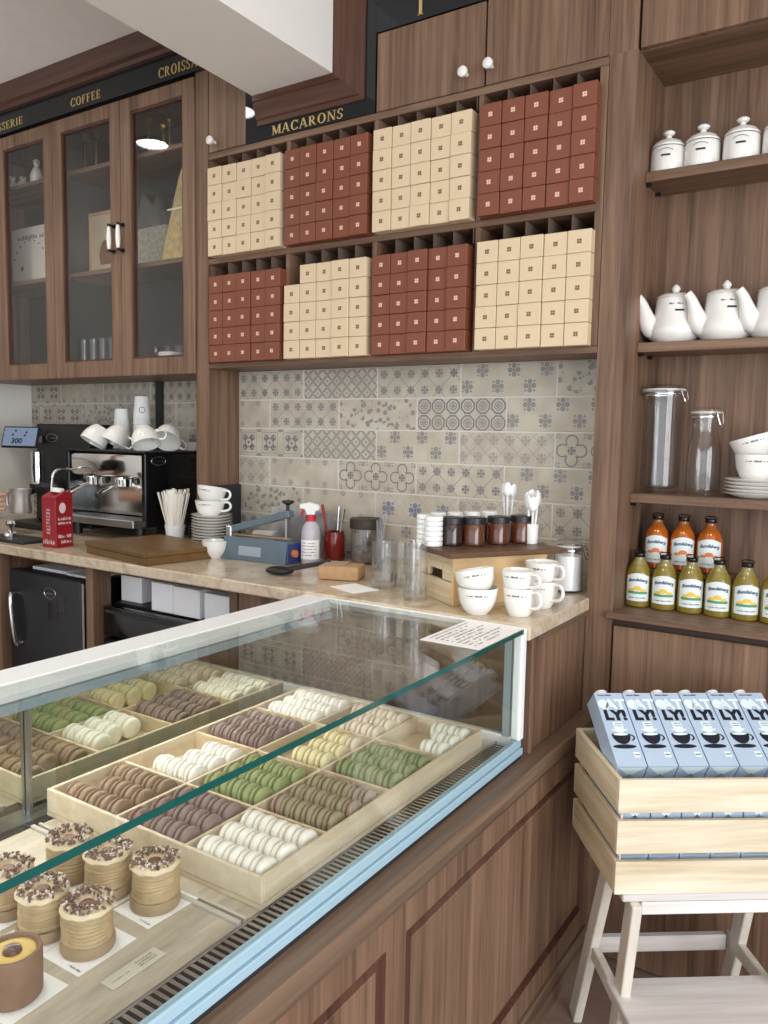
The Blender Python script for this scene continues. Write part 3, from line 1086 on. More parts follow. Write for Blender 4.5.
def clip_jar(name, lab, loc, prof, r, h, rz=0):
    t = thing(name, lab, 'jar', loc, rz)
    b = MB(); b.lathe(prof, n=36); b.build('body', clear, t, True)
    b = MB(); b.lathe([(0, h + .014), (r * .8, h + .014), (r * 1.02, h + .009), (r * 1.04, h + .003), (r, h + .002), (r * .9, h + .003), (0, h + .006)], n=36); b.build('lid', clear, t, True)
    b = MB(); b.lathe([(r * 1.0, h - .001), (r * 1.06, h - .001), (r * 1.06, h + .003), (r * 1.0, h + .003), (r, h - .001)], n=36); b.build('gasket', M('pale gasket', (206, 206, 200), .5), t, True)
    b = MB()
    b.tube([(r * 1.03, -.012, h + .008), (r * 1.16, -.012, h), (r * 1.34, -.006, h - .03), (r * 1.36, .006, h - .032), (r * 1.16, .012, h), (r * 1.03, .012, h + .008)], .0018, 6)
    b.lathe([(r * .97, h - .012), (r * .99, h - .012), (r * .99, h - .009), (r * .97, h - .009), (r * .97, h - .012)], n=36)
    b.build('clasp', steel, t, True)
    return t


p = at(660, 470, 'y', 2.297)
clip_jar('storage_jar', 'tall straight clip-top glass jar, empty, on the shelf', (p.x, 2.297, 1.3055), [(0, .002), (.048, 0), (.052, .006), (.053, .03), (.053, .25), (.056, .268), (.056, .284), (.053, .284), (.052, .27), (.0505, .25), (.0505, .02), (.03, .012), (0, .012)], .056, .284, R(-25))
p = at(703, 470, 'y', 2.285)
clip_jar('bottle_jar', 'smaller bottle-shaped clip-top glass jar on the shelf', (p.x, 2.285, 1.3055), [(0, .002), (.041, 0), (.045, .006), (.045, .11), (.042, .135), (.034, .165), (.032, .18), (.033, .214), (.035, .222), (.032, .222), (.0305, .21), (.03, .18), (.032, .165), (.0395, .135), (.043, .11), (.0428, .015), (0, .01)], .036, .222, R(-25))

p = at(755, 480, 'y', 2.285)
PX, PY = p.x, 2.285
b = MB(); b.lathe([(0, 0), (.045, 0), (.05, .003), (.072, .011), (.076, .0135), (.0735, .0145), (.05, .006), (0, .005)], n=40)
pl = b.build('plate', white_cer, None, True)
z = 1.3055
for i in range(5):
    o = pl if i == 0 else pl.copy()
    if i: COL.objects.link(o)
    o.location = (PX, PY, z + i * .0092)
    tag(o, 'white saucer, %s from bottom of the stack under two cups on the shelf' % ORD[i], 'saucer', 'saucers on the right shelf')


def cup_mesh(t, h=.062, r=.05, foot=.028, handle=True, text=True, ang=-PI / 2, hx=1):
    b = MB()
    b.lathe([(0, 0), (foot, 0), (foot + .001, .003), (foot + (r - foot) * .45, h * .2), (foot + (r - foot) * .8, h * .5), (r - .001, h * .85), (r, h), (r - .0025, h), (r - .004, h * .85), (foot + (r - foot) * .75, h * .5), (foot + .002, .008), (0, .006)], n=36)
    b.build('body', white_cer, t, True)
    if handle:
        b = MB(); b.tube([(hx * (r - .004), 0, h * .88), (hx * (r + .018), 0, h * .9), (hx * (r + .027), 0, h * .66), (hx * (r + .018), 0, h * .4), (hx * (r - .012), 0, h * .3)], .0045, 10); b.build('handle', white_cer, t, True)
    if text:
        b = MB()
        rr = r * .985
        scribble(b, -.026, .028, 0, .0045, lambda x, y: ((rr + .0008) * math.cos(ang + x / rr), (rr + .0008) * math.sin(ang + x / rr), h * .74 + y), seed=9)
        b.build('print', ink, t)


t = thing('cup', 'white printed cup on the shelf saucers, supporting a tilted cup', 'cup', (PX, PY, z + 5 * .0092 - .004), R(10), 'cups on the right shelf')
cup_mesh(t, .072, .053, .028)
t = thing('cup', 'white printed cup tilted on the cup upon the shelf saucers', 'cup', (PX + .002, PY, z + 5 * .0092 + .058), R(10), 'cups on the right shelf')
t.rotation_euler = (0, R(-17), R(10))
cup_mesh(t, .06, .056, .028)

# --- bottles
glass_ol = M('olive ginger drink', (128, 112, 42), .08, coat=.6, noise=.15, nscale=30)
glass_or = M('orange drink', (178, 92, 24), .08, coat=.6, noise=.15, nscale=30)
neck_ol = M('pale olive neck glass', (136, 126, 72), .06, coat=.6)
neck_or = M('amber neck glass', (160, 92, 40), .06, coat=.6)
lab_w = M('bottle label white', (222, 230, 226), .5)
lab_b = M('label blue script', (46, 72, 120), .5)
lab_y = M('label yellow fruit', (226, 190, 70), .5)
lab_g = M('label green band', (84, 148, 108), .5)
lab_o = M('label orange fruit', (222, 128, 66), .5)


def bottle(liq, neck, fruit, lower, name='drink_bottle'):
    t = bpy.data.objects.new(name, None); COL.objects.link(t)
    r = .034
    b = MB(); b.lathe([(0, 0), (r - .004, 0), (r, .004), (r, .082), (r - .0015, .092), (.0285, .106), (.021, .118)], n=32)
    b.build('body', liq, t, True)
    b = MB(); b.lathe([(.021, .118), (.0155, .127), (.013, .134), (.013, .137), (.0145, .138), (.0145, .141), (0, .141)], n=24); b.build('neck', neck, t, True)
    b = MB(); b.lathe([(.0148, .138), (.0155, .139), (.0152, .147), (.012, .150), (0, .150)], n=24)
    b.tube([(.0155 * math.cos(a), .0155 * math.sin(a) - .006, .152 + .003 * math.sin(a)) for a in [2 * PI * i / 14 for i in range(15)]], .0016, 6)
    b.build('cap', black_gloss, t, True)
    b = MB()
    f = wrap(r + .0005, .018)

    def top(x): return .068 + .010 * math.cos(x / .034 * PI / 2) if abs(x) < .034 else .068
    N = 16
    for i in range(N):
        xa, xb = -.034 + .068 * i / N, -.034 + .068 * (i + 1) / N
        b.flat([(xa, 0), (xb, 0), (xb, top(xb)), (xa, top(xa))], f)
    b.mi = 2
    f2 = wrap(r + .0009, .018)

    def ell(cx, cy, rx, ry, *_):
        for k in range(8):      # half-round fruit in narrow strips that follow the glass
            xa, xb = -1 + k / 4, -1 + (k + 1) / 4
            ha, hb = math.sqrt(max(0, 1 - xa * xa)) * ry, math.sqrt(max(0, 1 - xb * xb)) * ry
            q = [(cx + xa * rx, cy), (cx + xb * rx, cy)]
            if hb > 1e-6: q.append((cx + xb * rx, cy + hb))
            if ha > 1e-6: q.append((cx + xa * rx, cy + ha))
            b.flat(q, f2)
    if lower:
        b.mi = 3
        for i in range(8):
            xa, xb = -.028 + .056 * i / 8, -.028 + .056 * (i + 1) / 8
            b.flat([(xa, .020), (xb, .020), (xb, .027), (xa, .027)], f2)
    b.mi = 2
    for cx, cy, rr in ((0, .030, .0135), (-.0165, .027, .0085), (.0165, .027, .0085)): ell(cx, cy, rr, rr * .9, 0, PI)
    b.mi = 1
    f3 = wrap(r + .0012, .018)
    sans('Bundaberg', .0125, lambda x, y: f3(x, y + .050 + .006 * math.cos(x / .034 * PI / 2)), b, .3, .0004)
    scribble(b, -.024, .024, .008, .003, f3, seed=3)
    b.build('label_sticker', [lab_w, lab_b, fruit, lower or fruit], t)
    return t


pg = bottle(glass_ol, neck_ol, lab_y, lab_g)
rot = R(14)
for i, px in enumerate((637.5, 663.5, 690, 717.5, 745.5, 775)):
    p = at(px, 600, 'y', 2.235)
    o = pg if i == 0 else dup(pg, (0, 0, 0))
    o.location = (p.x, 2.235, .9905)
    o.rotation_euler = (0, 0, rot + R(random.uniform(-6, 6)))
    tag(o, 'olive yellow drink bottle, %s' % ['first from the left in the front row', 'second from the left in the front row', 'third from the left in the front row', 'fourth from the left in the front row', 'fifth from the left in the front row', 'cut by the right picture edge'][i], 'bottle', 'olive yellow drink bottles')
b = MB()
b.box(-.622, -.36, 2.275, 2.368, 1.076, 1.0895, .001); b.box(-.622, -.61, 2.275, 2.368, .9905, 1.0755); b.box(-.372, -.36, 2.275, 2.368, .9905, 1.0755)
tag(b.build('riser', walnut_x), 'low walnut riser behind the front bottles, carrying the orange ones', 'riser')
po = bottle(glass_or, neck_or, lab_o, None)
for i, px in enumerate((657, 683, 710)):
    p = at(px, 540, 'y', 2.315)
    o = po if i == 0 else dup(po, (0, 0, 0))
    o.location = (p.x, 2.315, 1.0905)
    o.rotation_euler = (0, 0, rot + R(random.uniform(-5, 5)))
    tag(o, 'orange drink bottle in the back row, %s' % ['nearest the wooden side panel', 'middle one of three', 'farthest from the side panel'][i], 'bottle', 'orange drink bottles')

# ================================================================== BACK COUNTER
ZC = 1.02
b = MB(); b.box(XL + .001, -.69, 1.695, YF - .001, .985, ZC, .003)
b.mi = 0
b.box(XL + .001, -2.2, YF - .002, YTL - .001, .985, ZC); b.box(-2.2, -.701, YF - .002, YT - .001, .985, ZC)
tag(b.build('worktop', stone_m), 'beige speckled stone worktop under the tiled wall', 'worktop')
t = thing('base_cabinet', 'walnut end cabinet closing the counter beside the glass case', 'cabinet')
b = MB(); b.box(-.735, -.7, 1.725, YF - .001, .705, .984); b.build('end_panel', walnut, t)
b = MB(); b.box(-.70, -.6935, 1.76, YF - .001, .968, .984); b.build('rail', walnut_y, t)
b = MB(); b.box(-.70, -.694, 1.725, 1.742, .705, .984, .001); b.build('stile', walnut, t)
b = MB(); b.box(-1.638, -.7355, 1.74, 1.76, .0, .984); b.build('front_panel', walnut, t)
t = thing('base_cabinet', 'open walnut base cabinet housing the fridge and white boxes', 'cabinet')
b = MB(); b.box(-3.64, -2.86, 1.73, 2.2, 0, .984); b.build('side_panel', walnut, t)
b = MB(); b.box(-2.347, -2.309, 1.73, 1.806, 0, .984, .001); b.build('divider', walnut, t)
b = MB(); b.box(-1.901, -1.64, 1.735, 1.753, 0, .80); b.box(-1.672, -1.64, 1.735, 2.2, .8005, .984); b.build('side_panel', walnut, t)
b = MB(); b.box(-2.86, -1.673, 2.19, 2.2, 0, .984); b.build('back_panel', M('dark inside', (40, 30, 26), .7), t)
b = MB(); b.box(-2.86, -1.64, 1.742, 1.76, .968, .984); b.build('rail', walnut_dk, t)

t = thing('mini_fridge', 'black mini fridge with steel bar handle under the counter', 'fridge', (-2.625, 1.76, .05))
b = MB(); b.box(-.225, .22, .06, .40, -.048, .862, .006); b.build('body', black_mat, t)
b = MB(); b.box(-.23, .208, 0, .055, .0, .866, .014, seg=3); b.mi = 1; b.box(.209, .22, .004, .055, .0, .855)
dr = b.build('door', [char, steel_b], t, True)
b = MB(); b.tube([(-.178, -.001, .775), (-.174, -.03, .765), (-.150, -.028, .60), (-.148, -.001, .59)], .009, 10); b.build('handle', steel, dr, True)
b = MB()
ring = [(.03 + .034 * math.cos(a), -.0015, .80 + .02 * math.sin(a)) for a in [2 * PI * i / 24 for i in range(25)]]
b.tube(ring, .0018, 6); scribble(b, .008, .052, .796, .008, lambda x, y: (x, -.001, y), seed=8)
b.build('logo', steel_b, dr)
b = MB(); b.box(.02, .075, -.0015, 0, .70, .765); b.box(.08, .12, -.0015, 0, .74, .80); b.build('sticker', black_gloss, dr)
b = MB(); b.box(-.19, .02, .06, .3, .861, .872); 
tag(b.build('booklet', white_pap), 'pale booklet lying on top of the fridge, left one', 'booklet').location = (-2.60, 1.76, .052)
b = MB(); b.box(.0, .13, .05, .25, .861, .869)
tag(b.build('booklet', white_pap), 'pale booklet lying on top of the fridge, by the divider', 'booklet').location = (-2.565, 1.76, .052)

t = thing('drawer_unit', 'black drawer unit in the counter opening under white boxes', 'drawers', (-2.02, 1.762, .05))
b = MB(); b.box(-.28, .335, .045, .42, -.048, .80, .004); b.build('body', black_mat, t)
for z0, z1 in ((.69, .795), (.55, .68), (.40, .54)):
    b = MB(); b.box(-.278, .33, 0, .042, z0, z1, .008, seg=2); d = b.build('drawer', black_gloss, t, True)
    b = MB(); b.box(-.26, .31, -.008, .002, z1 - .022, z1 - .010, .003); b.build('handle', char, d)
for x0, x1, y0, h, lab in ((-2.298, -2.19, 1.84, .105, 'white carton at the back beside the walnut divider'), (-2.185, -2.09, 1.97, .10, 'white carton at the back behind the two front cartons'), (-2.088, -1.985, 1.795, .097, 'white carton at the front of drawer unit, left of the flap one'), (-1.983, -1.86, 1.795, .094, 'white carton with flap at the front of the drawer unit'), (-1.845, -1.72, 1.80, .088, 'white carton at the right end on the drawer unit')):
    t = thing('carton_box', lab, 'box', ((x0 + x1) / 2, y0, .8505), 0, 'white cartons under the counter')
    b = MB(); b.box((x0 - x1) / 2, (x1 - x0) / 2, 0, .12, 0, h, .002); b.build('body', white_box, t)
    b = MB(); b.box((x0 - x1) / 2 + .004, (x1 - x0) / 2 - .004, -.0012, .0, h * .45, h - .004)
    if 'flap' in lab and 'of the' not in lab.split('flap')[0]: b.build('flap', white_pap, t)
    else: b.bm.free()

# --- brown wooden box on the counter (turned a little)
fr, fl = Vector((-2.01, 1.699, 0)), Vector((-2.385, 1.762, 0))
ang = math.atan2(fr.y - fl.y, fr.x - fl.x)
t = thing('wooden_box', 'flat brown wooden box with lid lying before the coffee machine', 'box', (fl.x, fl.y, ZC + .0005), ang)
b = MB(); b.box(0, .385, 0, .30, 0, .026, .002); b.build('base', boardwood, t)
b = MB(); b.box(-.003, .388, -.003, .303, .0265, .042, .002); b.build('lid', boardwood, t)

# --- coffee machine
cm = thing('espresso_machine', 'black and chrome espresso machine carrying upturned white cups', 'coffee machine', (0, 0, ZC))
mz = 0.345
b = MB()
b.box(-2.46, -2.436, 2.07, 2.385, .055, mz, .004)       # near cheek
b.box(-2.93, -2.906, 2.07, 2.385, .055, mz, .004)
b.box(-2.906, -2.46, 2.16, 2.385, .055, mz - .004)
b.build('body', black_gloss, cm)
b = MB(); b.box(-2.93, -2.436, 2.065, 2.39, mz, mz + .008, .002); b.build('cup_tray', black_mat, cm)
b = MB(); b.box(-2.905, -2.461, 2.148, 2.16, .09, mz - .006, .001); b.build('back_splash', steel, cm)
b = MB(); b.box(-2.905, -2.461, 2.075, 2.148, mz - .10, mz - .006, .012, seg=2); b.build('group_housing', steel, cm, True)
for x in (-2.78, -2.60):
    b = MB(); b.lathe([(0, mz - .135), (.032, mz - .135), (.034, mz - .105), (.03, mz - .1)], (x, 2.10, 0), 20)
    b.tube([(x, 2.075, mz - .13), (x + .01, 2.0, mz - .15), (x + .012, 1.965, mz - .165)], [.008, .011, .012], 10)
    b.build('portafilter', [steel], cm, True)
b = MB(); b.tube([(-2.89, 2.10, .26), (-2.90, 2.04, .27), (-2.91, 2.0, .25), (-2.915, 1.99, .17)], .006, 8); b.build('steam_wand', steel, cm, True)
b = MB(); b.box(-2.905, -2.461, 2.03, 2.148, .055, .085, .004); b.build('drip_tray', steel_b, cm)
for x, y in ((-2.88, 2.09), (-2.49, 2.09), (-2.88, 2.35), (-2.49, 2.35)):
    b = MB(); b.lathe([(0, 0.0005), (.02, .0005), (.016, .054), (0, .054)], (x, y, 0), 14); b.build('foot', black_mat, cm, True)
b = MB()
b.tube([(-2.4345, 2.135 + .035 * math.cos(a), mz - .03 + .016 * math.sin(a)) for a in [2 * PI * i / 24 for i in range(25)]], .0015, 6)
scribble(b, 2.112, 2.16, mz - .033, .006, lambda x, y: (-2.4352, x, y), seed=11)
b.build('logo', steel_b, cm)

# cups and paper cups on the machine
ct = ZC + mz + .0085
for i, (px, rx, ry, hx, lab) in enumerate(((102, 150, 12, -1, 'white cup upside down on the coffee machine, far left, handle out'),
                                           (122, 158, 22, 1, 'white cup tipped on the coffee machine, second from left'),
                                           (143, 155, -16, 1, 'white cup tipped on the coffee machine, front middle'),
                                           (171, 140, 30, 1, 'white cup tipped over at the right of the coffee machine'))):
    yy = (2.15, 2.20, 2.14, 2.25)[i]
    p = at(px, 438, 'y', yy)
    t = thing('cup', lab, 'cup', (p.x, yy, ct + .088), 0, 'cups on the coffee machine')
    t.rotation_euler = (R(rx), R(ry), R(20 * i))
    cup_mesh(t, .074, .056, .03, True, True, -PI / 2, hx)
b = MB(); b.lathe([(0, 0), (.026, 0), (.036, .035), (.034, .035), (.022, .006), (0, .005)], n=24)
tag(b.build('bowl', white_cer, None, True), 'little white dish at the right corner of the coffee machine', 'bowl').location = (-2.475, 2.345, ct)
for i, (px, dx, n, lab) in enumerate(((122, 0, 4, 'shorter stack of white paper cups behind the upturned cups'), (142, 0, 6, 'taller stack of white paper cups behind the upturned cups'))):
    p = at(px, 430, 'y', 2.30)
    t = thing('paper_cup_stack', lab, 'paper cups', (p.x, 2.30, ct), 0, 'paper cup stacks on the coffee machine')
    for k in range(n):
        b = MB(); z0 = k * .026
        b.lathe([(.036, z0), (.0375, z0 + .003), (.036, z0 + .006), (.0285, z0 + .093), (.0265, z0 + .093), (0, z0 + .091)], n=28)
        b.build('paper_cup', white_pap, t, True)
    if i:
        b = MB(); b.tube([(.034 * math.cos(a0), .034 * math.sin(a0), n * .026 + .01 + .012 * math.sin(q)) for q in [2 * PI * k / 16 for k in range(17)] for a0 in [-PI / 2 + .9 + .35 * math.cos(q)]], .0012, 5); b.build('print', ink, t)

# --- bean grinder / second machine with a tilted screen
g = thing('coffee_grinder', 'tall black coffee machine with tilted screen by the left wall', 'coffee machine', (0, 0, ZC))
gz = .455
b = MB(); b.box(-3.325, -2.945, 2.2, 2.385, 0.001, gz, .006); b.build('body', black_mat, g)
b = MB()
vs = b.box(-.075, .075, -.006, .006, -.045, .045, .004)
b.mi = 1; vs += b.box(-.068, .068, -.0075, -.0055, -.038, .038)
b.mi = 2
for (x, z) in ((-.02, .025), (.025, .018), (-.03, .008), (.02, .005)): vs += b.box(x - .004, x + .004, -.0085, -.007, z - .004, z + .004)
mt = Matrix.Translation((-3.325, 2.125, gz - .062)) @ Matrix.Rotation(R(28), 4, 'Z') @ Matrix.Rotation(R(-20), 4, 'X') @ Matrix.Scale(1.12, 4)
b.xf(b.bm.verts[:], mt)
sans('300', .03, lambda x, y: mt @ Vector((x - .01, -.0086, y - .028)), b, 0, .0012)
b.build('screen', [black_mat, emit('lit screen', (150, 172, 205), .55), ink], g)
b = MB(); b.bar((-3.28, 2.199, gz - .07), (-3.31, 2.14, gz - .07), .03, .03); b.build('screen_arm', black_mat, g)
b = MB(); b.lathe([(.03, .27), (.026, .20), (.03, .19), (0, .19)], (-3.21, 2.13, 0), 18); b.lathe([(.028, .33), (.028, .27)], (-3.21, 2.13, 0), 18); b.build('spout', steel, g, True)
b = MB(); b.tube([(-3.21, 2.199, .17), (-3.21, 2.13, .17), (-3.19, 2.03, .14)], .015, 10); b.lathe([(0, .155), (.036, .155), (.036, .19), (0, .19)], (-3.21, 2.13, 0), 20); b.box(-3.20, -3.06, 2.1, 2.199, .02, .20, .02); b.build('portafilter', black_mat, g, True)
b = MB(); b.tube([(-3.205 + .04 * math.cos(a), 2.1985, gz - .062 + .018 * math.sin(a)) for a in [2 * PI * i / 24 for i in range(25)]], .0016, 6)
scribble(b, -3.232, -3.178, gz - .065, .006, lambda x, y: (x, 2.1992, y), seed=12); b.build('logo', steel_b, g)
b = MB(); b.box(-3.28, -2.99, 2.03, 2.199, .001, .03, .004); b.build('drip_tray', black_mat, g)
# steel jug being filled, tamper puck on the counter
t = thing('milk_jug', 'steel milk jug held at the left edge of the counter', 'jug', (-3.03, 1.93, ZC + .085))
b = MB(); b.lathe([(0, 0), (.04, 0), (.043, .01), (.036, .06), (.044, .10), (.042, .10), (.034, .06), (.040, .01), (0, .006)], n=24); b.build('body', M('satin steel', (190, 184, 178), .45, metal=.8), t, True)
b = MB(); b.tube([(-.036, -.01, .085), (-.06, -.02, .075), (-.06, -.02, .03), (-.04, -.012, .018)], .005, 8); b.build('handle', steel_b, t, True)
t = thing('tamper', 'steel tamper lying on a mat at the left counter edge', 'tamper', (-2.90, 1.80, ZC + .0125))
b = MB(); b.lathe([(0, 0), (.03, 0), (.03, .014), (.012, .02), (.012, .035), (.02, .05), (.016, .062), (0, .065)], n=20); b.build('head', steel, t, True)
b = MB(); b.box(-3.0, -2.72, 1.735, 1.86, ZC + .0005, ZC + .012, .004)
tag(b.build('rubber_mat', char), 'dark rubber mat under the tamper on the counter', 'mat')

# --- red milk carton
p = at(54, 547, 'z', ZC)
t = thing('milk_carton', 'red milk carton with white print and white spout cap', 'carton', (-2.60, 1.80, ZC + .0005), R(4))
red = M('red carton', (146, 20, 34), .35)
b = MB(); b.box(-.038, .038, -.038, .038, 0, .178, .002); b.prism([(-.038, .178), (.038, .178), (.034, .20), (.004, .205), (-.034, .186)], -.038, .038, 'x'); b.build('body', red, t)
b = MB()
fy = lambda x, y: (x, -.0386, y)
fx = lambda x, y: (.0386, x * .84, y)
b.flat([(-.01 + .017 * math.cos(a), .145 + .02 * math.sin(a)) for a in [2 * PI * i / 18 for i in range(18)]], fx)
for zz, h in ((.10, .012), (.085, .010), (.035, .014), (.015, .012)): scribble(b, -.034, .034, zz, h, fx, seed=int(zz * 1000))
for k in range(8): scribble(b, -.012, .008, .05 + k * .012, .008, fy, seed=k + 30)
scribble(b, -.03, .03, .012, .02, fy, seed=77)
b.build('print', M('white print', (226, 206, 206), .5), t)
b = MB(); b.lathe([(.024, 0), (.024, .012), (.02, .016), (0, .016)], n=16); b.xf(b.bm.verts[:], Matrix.Translation((0.0, .002, .2)) @ Matrix.Rotation(R(-8), 4, 'X')); b.build('cap', white_pl, t, True)

# --- straws in a paper cup
t = thing('straw_cup', 'white paper cup full of wrapped stirrers beside the coffee machine', 'cup', (-2.30, 2.095, ZC + .0005))
b = MB(); b.lathe([(0, 0), (.028, 0), (.038, .075), (.039, .078), (.036, .078), (.027, .004), (0, .003)], n=28); b.build('cup', white_pap, t, True)
rr = random.Random(5)
for k in range(40):
    a = rr.uniform(0, 2 * PI); r0 = rr.uniform(0, .02); r1 = r0 * 1.8 + rr.uniform(.006, .044)
    if k == 0: a, r1 = PI + .3, .075
    b = MB(); b.bar((r0 * math.cos(a), r0 * math.sin(a), .012), (r1 * math.cos(a), r1 * math.sin(a) * .8, (.205 if k else .19) + rr.uniform(-.012, .01)), .011, .004, (math.cos(a), math.sin(a), .1)); b.build('stirrer', M('paper sleeve', (236, 230, 218), .7) if k == 0 else bpy.data.materials['paper sleeve'], t)

# --- stack of saucers with two cups, one bowl in front
b = MB(); b.lathe([(0, 0), (.045, 0), (.05, .003), (.070, .009), (.0735, .0115), (.071, .0122), (.05, .006), (0, .005)], n=40)
pl2 = b.build('saucer', white_cer, None, True)
for i in range(13):
    o = pl2 if i == 0 else pl2.copy()
    if i: COL.objects.link(o)
    o.location = (-2.07 + random.uniform(-.001, .001), 2.06 + random.uniform(-.001, .001), ZC + .0005 + i * .0105)
    tag(o, 'white saucer, number %d up the tall counter stack beside the column' % (i + 1), 'saucer', 'saucers stacked on the counter')
zz = ZC + .0005 + 13 * .0105 - .004
t = thing('cup', 'white cup on the counter saucers, under another cup', 'cup', (-2.075, 2.055, zz), R(20), 'cups on the counter saucers')
cup_mesh(t, .055, .053, .03, True)
t = thing('cup', 'white cup topmost over the counter saucers', 'cup', (-2.075, 2.055, zz + .046), R(-110), 'cups on the counter saucers')
t.rotation_euler = (R(-6), R(6), R(10))
cup_mesh(t, .058, .053, .03, True)
t = thing('cup', 'single white cup standing between wooden box and blue sealer', 'cup', (-1.968, 1.972, ZC + .0005), R(-90))
cup_mesh(t, .06, .045, .022, False, False)
b = MB(); b.box(-2.1325, -2.115, 2.125, 2.26, ZC + .0005, ZC + .235, .002)
tag(b.build('slate_board', M('dark slate', (40, 42, 48), .6)), 'dark slate board upright against the column behind the saucers', 'board')

# --- blue heat sealer
t = thing('bag_sealer', 'blue metal bag sealer with black knob on its lever', 'sealer', (-1.938, 1.975, ZC + .0005), R(3))
seal = M('blue hammered paint', (92, 108, 118), .35, noise=.06, nscale=90)
b = MB(); b.prism([(0, 0), (.085, 0), (.08, .07), (.012, .078)], 0, .27, 'x'); b.build('base', seal, t)
b = MB(); b.box(.07, .165, -.0006, .0018, .018, .05); b.xf(b.bm.verts[:], Matrix.Rotation(R(-8), 4, 'X')); b.build('plate', M('grey type plate', (150, 162, 168), .4), t)
b = MB(); b.box(.01, .26, .028, .052, .079, .086, .002); b.build('heating_bar', M('tan tape', (140, 120, 96), .5), t)
b = MB(); b.bar((.012, .04, .098), (.265, .04, .168), .034, .024, bev=.003); b.build('lever', seal, t)
b = MB(); b.lathe([(0, 0), (.006, 0), (.006, .022), (.02, .03), (.02, .036), (0, .04)], (.25, .04, .174), 16); b.build('knob', black_mat, t, True)
b = MB(); b.box(.0, .022, .02, .06, .072, .112, .003); b.build('hinge', steel_b, t)
b = MB(); b.bar((.25, .04, .085), (.25, .04, .155), .008, .02); b.build('post', steel_b, t)
b = MB(); b.box(.2705, .2755, .006, .08, .004, .068, .002); b.build('end_panel', M('navy panel', (42, 56, 120), .4), t)
b = MB(); b.lathe([(.014, .2755), (.012, .286), (0, .287)], (0, .04, .036), 16, 'x'); b.build('dial', M('orange dial', (200, 120, 70), .4), t, True)

# clear sleeve bags standing against tiles
t = thing('sleeve_bag', 'stack of clear plastic bags standing against the tiles behind sealer', 'bags', (-1.76, 2.185, ZC + .0005))
for k in range(5):
    b = MB(); b.box(-.14, .12, k * .011, k * .011 + .002, 0, .17 - k * .004); b.build('bag', clear_pl, t)
b = MB(); b.prism([(-.16, 0), (-.07, .0), (-.02, .09), (-.12, .085)], -.02, -.004, 'y')
tag(b.build('paper_bag', M('creased white bag', (222, 220, 214), .7)), 'creased white paper bag lying behind the blue sealer', 'bag').location = (-1.80, 2.13, ZC + .0005)

# --- spray bottle
p = stand(310.5, 565, ZC, .03)
t = thing('spray_bottle', 'clear spray bottle with red collar and white trigger', 'spray bottle', (p.x, p.y, ZC + .0005), R(25))
b = MB(); b.lathe([(0, 0), (.029, 0), (.032, .004), (.032, .105), (.028, .125), (.016, .142), (.013, .147)], n=28); b.build('body', M('hazy plastic', (192, 188, 196), .25), t, True)
b = MB(); b.lathe([(.0326, .018), (.0326, .082)], n=28, a0=R(-160), a1=R(-20)); b.mi = 1
for k in range(5): scribble(b, -.026, .026, .03 + k * .01, .004, wrap(.0331, 0), seed=40 + k)
b.build('label_sticker', [white_pap, M('violet print', (120, 104, 150), .6)], t)
b = MB(); b.lathe([(.0175, .143), (.0175, .163), (.014, .165)], n=24); b.build('collar', M('red collar', (190, 38, 52), .4), t, True)
b = MB(); b.prism([(-.012, .165), (.014, .165), (.016, .176), (.03, .183), (.03, .197), (-.004, .205), (-.034, .199), (-.036, .186), (-.018, .182)], -.011, .011, 'y'); b.build('spray_head', white_pl, t)
b = MB(); b.prism([(-.022, .183), (-.030, .183), (-.036, .160), (-.031, .158)], -.006, .006, 'y'); b.build('trigger', M('red trigger', (190, 38, 52), .4), t)

# --- black strap, sponge, note
t = thing('hand_tool', 'black plastic scoop with flat handle lying before the sealer', 'tool', (-1.535, 1.865, ZC + .0005), R(25))
b = MB(); b.sphere((-.04, 0, .014), .045, 1, .62, .3); b.build('head', black_mat, t, True)
b = MB(); b.bar((-.02, 0, .018), (.115, .02, .045), .03, .012, bev=.003); b.build('handle', black_mat, t)
t = thing('sponge', 'tan sponge block lying beside the black scoop', 'sponge', (-1.395, 1.925, ZC + .0005), R(20))
b = MB(); b.box(-.06, .065, -.045, .045, 0, .042, .006, seg=2); b.build('block', M('tan foam', (184, 148, 108), .85, noise=.08, nscale=60, bump=.4), t, True)
b = MB(); b.box(-.05, .02, -.035, .035, .0425, .046, .002); b.build('pad', M('grey pad', (170, 150, 126), .9), t)
b = MB(); b.box(-.06, .055, -.045, .045, .0003, .0012)
o = tag(b.build('paper_note', white_pap), 'small white paper note on the worktop before the mugs', 'note'); o.location = (-1.268, 1.815, ZC); o.rotation_euler = (0, 0, R(-20))

# --- red pot with spoons, big jar
p = stand(334, 562, ZC, .036)
t = thing('utensil_pot', 'glossy red pot holding metal and red handled spoons', 'pot', (p.x, p.y, ZC + .0005))
b = MB(); b.lathe([(0, 0), (.034, 0), (.037, .005), (.037, .085), (.034, .093), (.034, .1), (.0315, .1), (.033, .085), (.033, .006), (0, .005)], n=28); b.build('pot', M('red glaze', (116, 30, 22), .15), t, True)
for dx, dy, ex, ey, h, mt_ in ((-.015, 0, -.045, -.01, .19, M('red handle', (176, 60, 50), .4)), (0, .01, .005, .02, .185, steel), (.012, -.005, .04, 0, .18, steel)):
    b = MB(); b.tube([(dx, dy, .008), (dx + (ex - dx) * .7, dy + (ey - dy) * .7, h * .72), (ex, ey, h)], [.003, .004, .0055], 8); b.build('spoon', mt_, t, True)
p = stand(358, 566, ZC, .05)
t = thing('storage_jar', 'wide glass jar with dark brown lid behind the red pot', 'jar', (p.x + .01, p.y + .03, ZC + .0005))
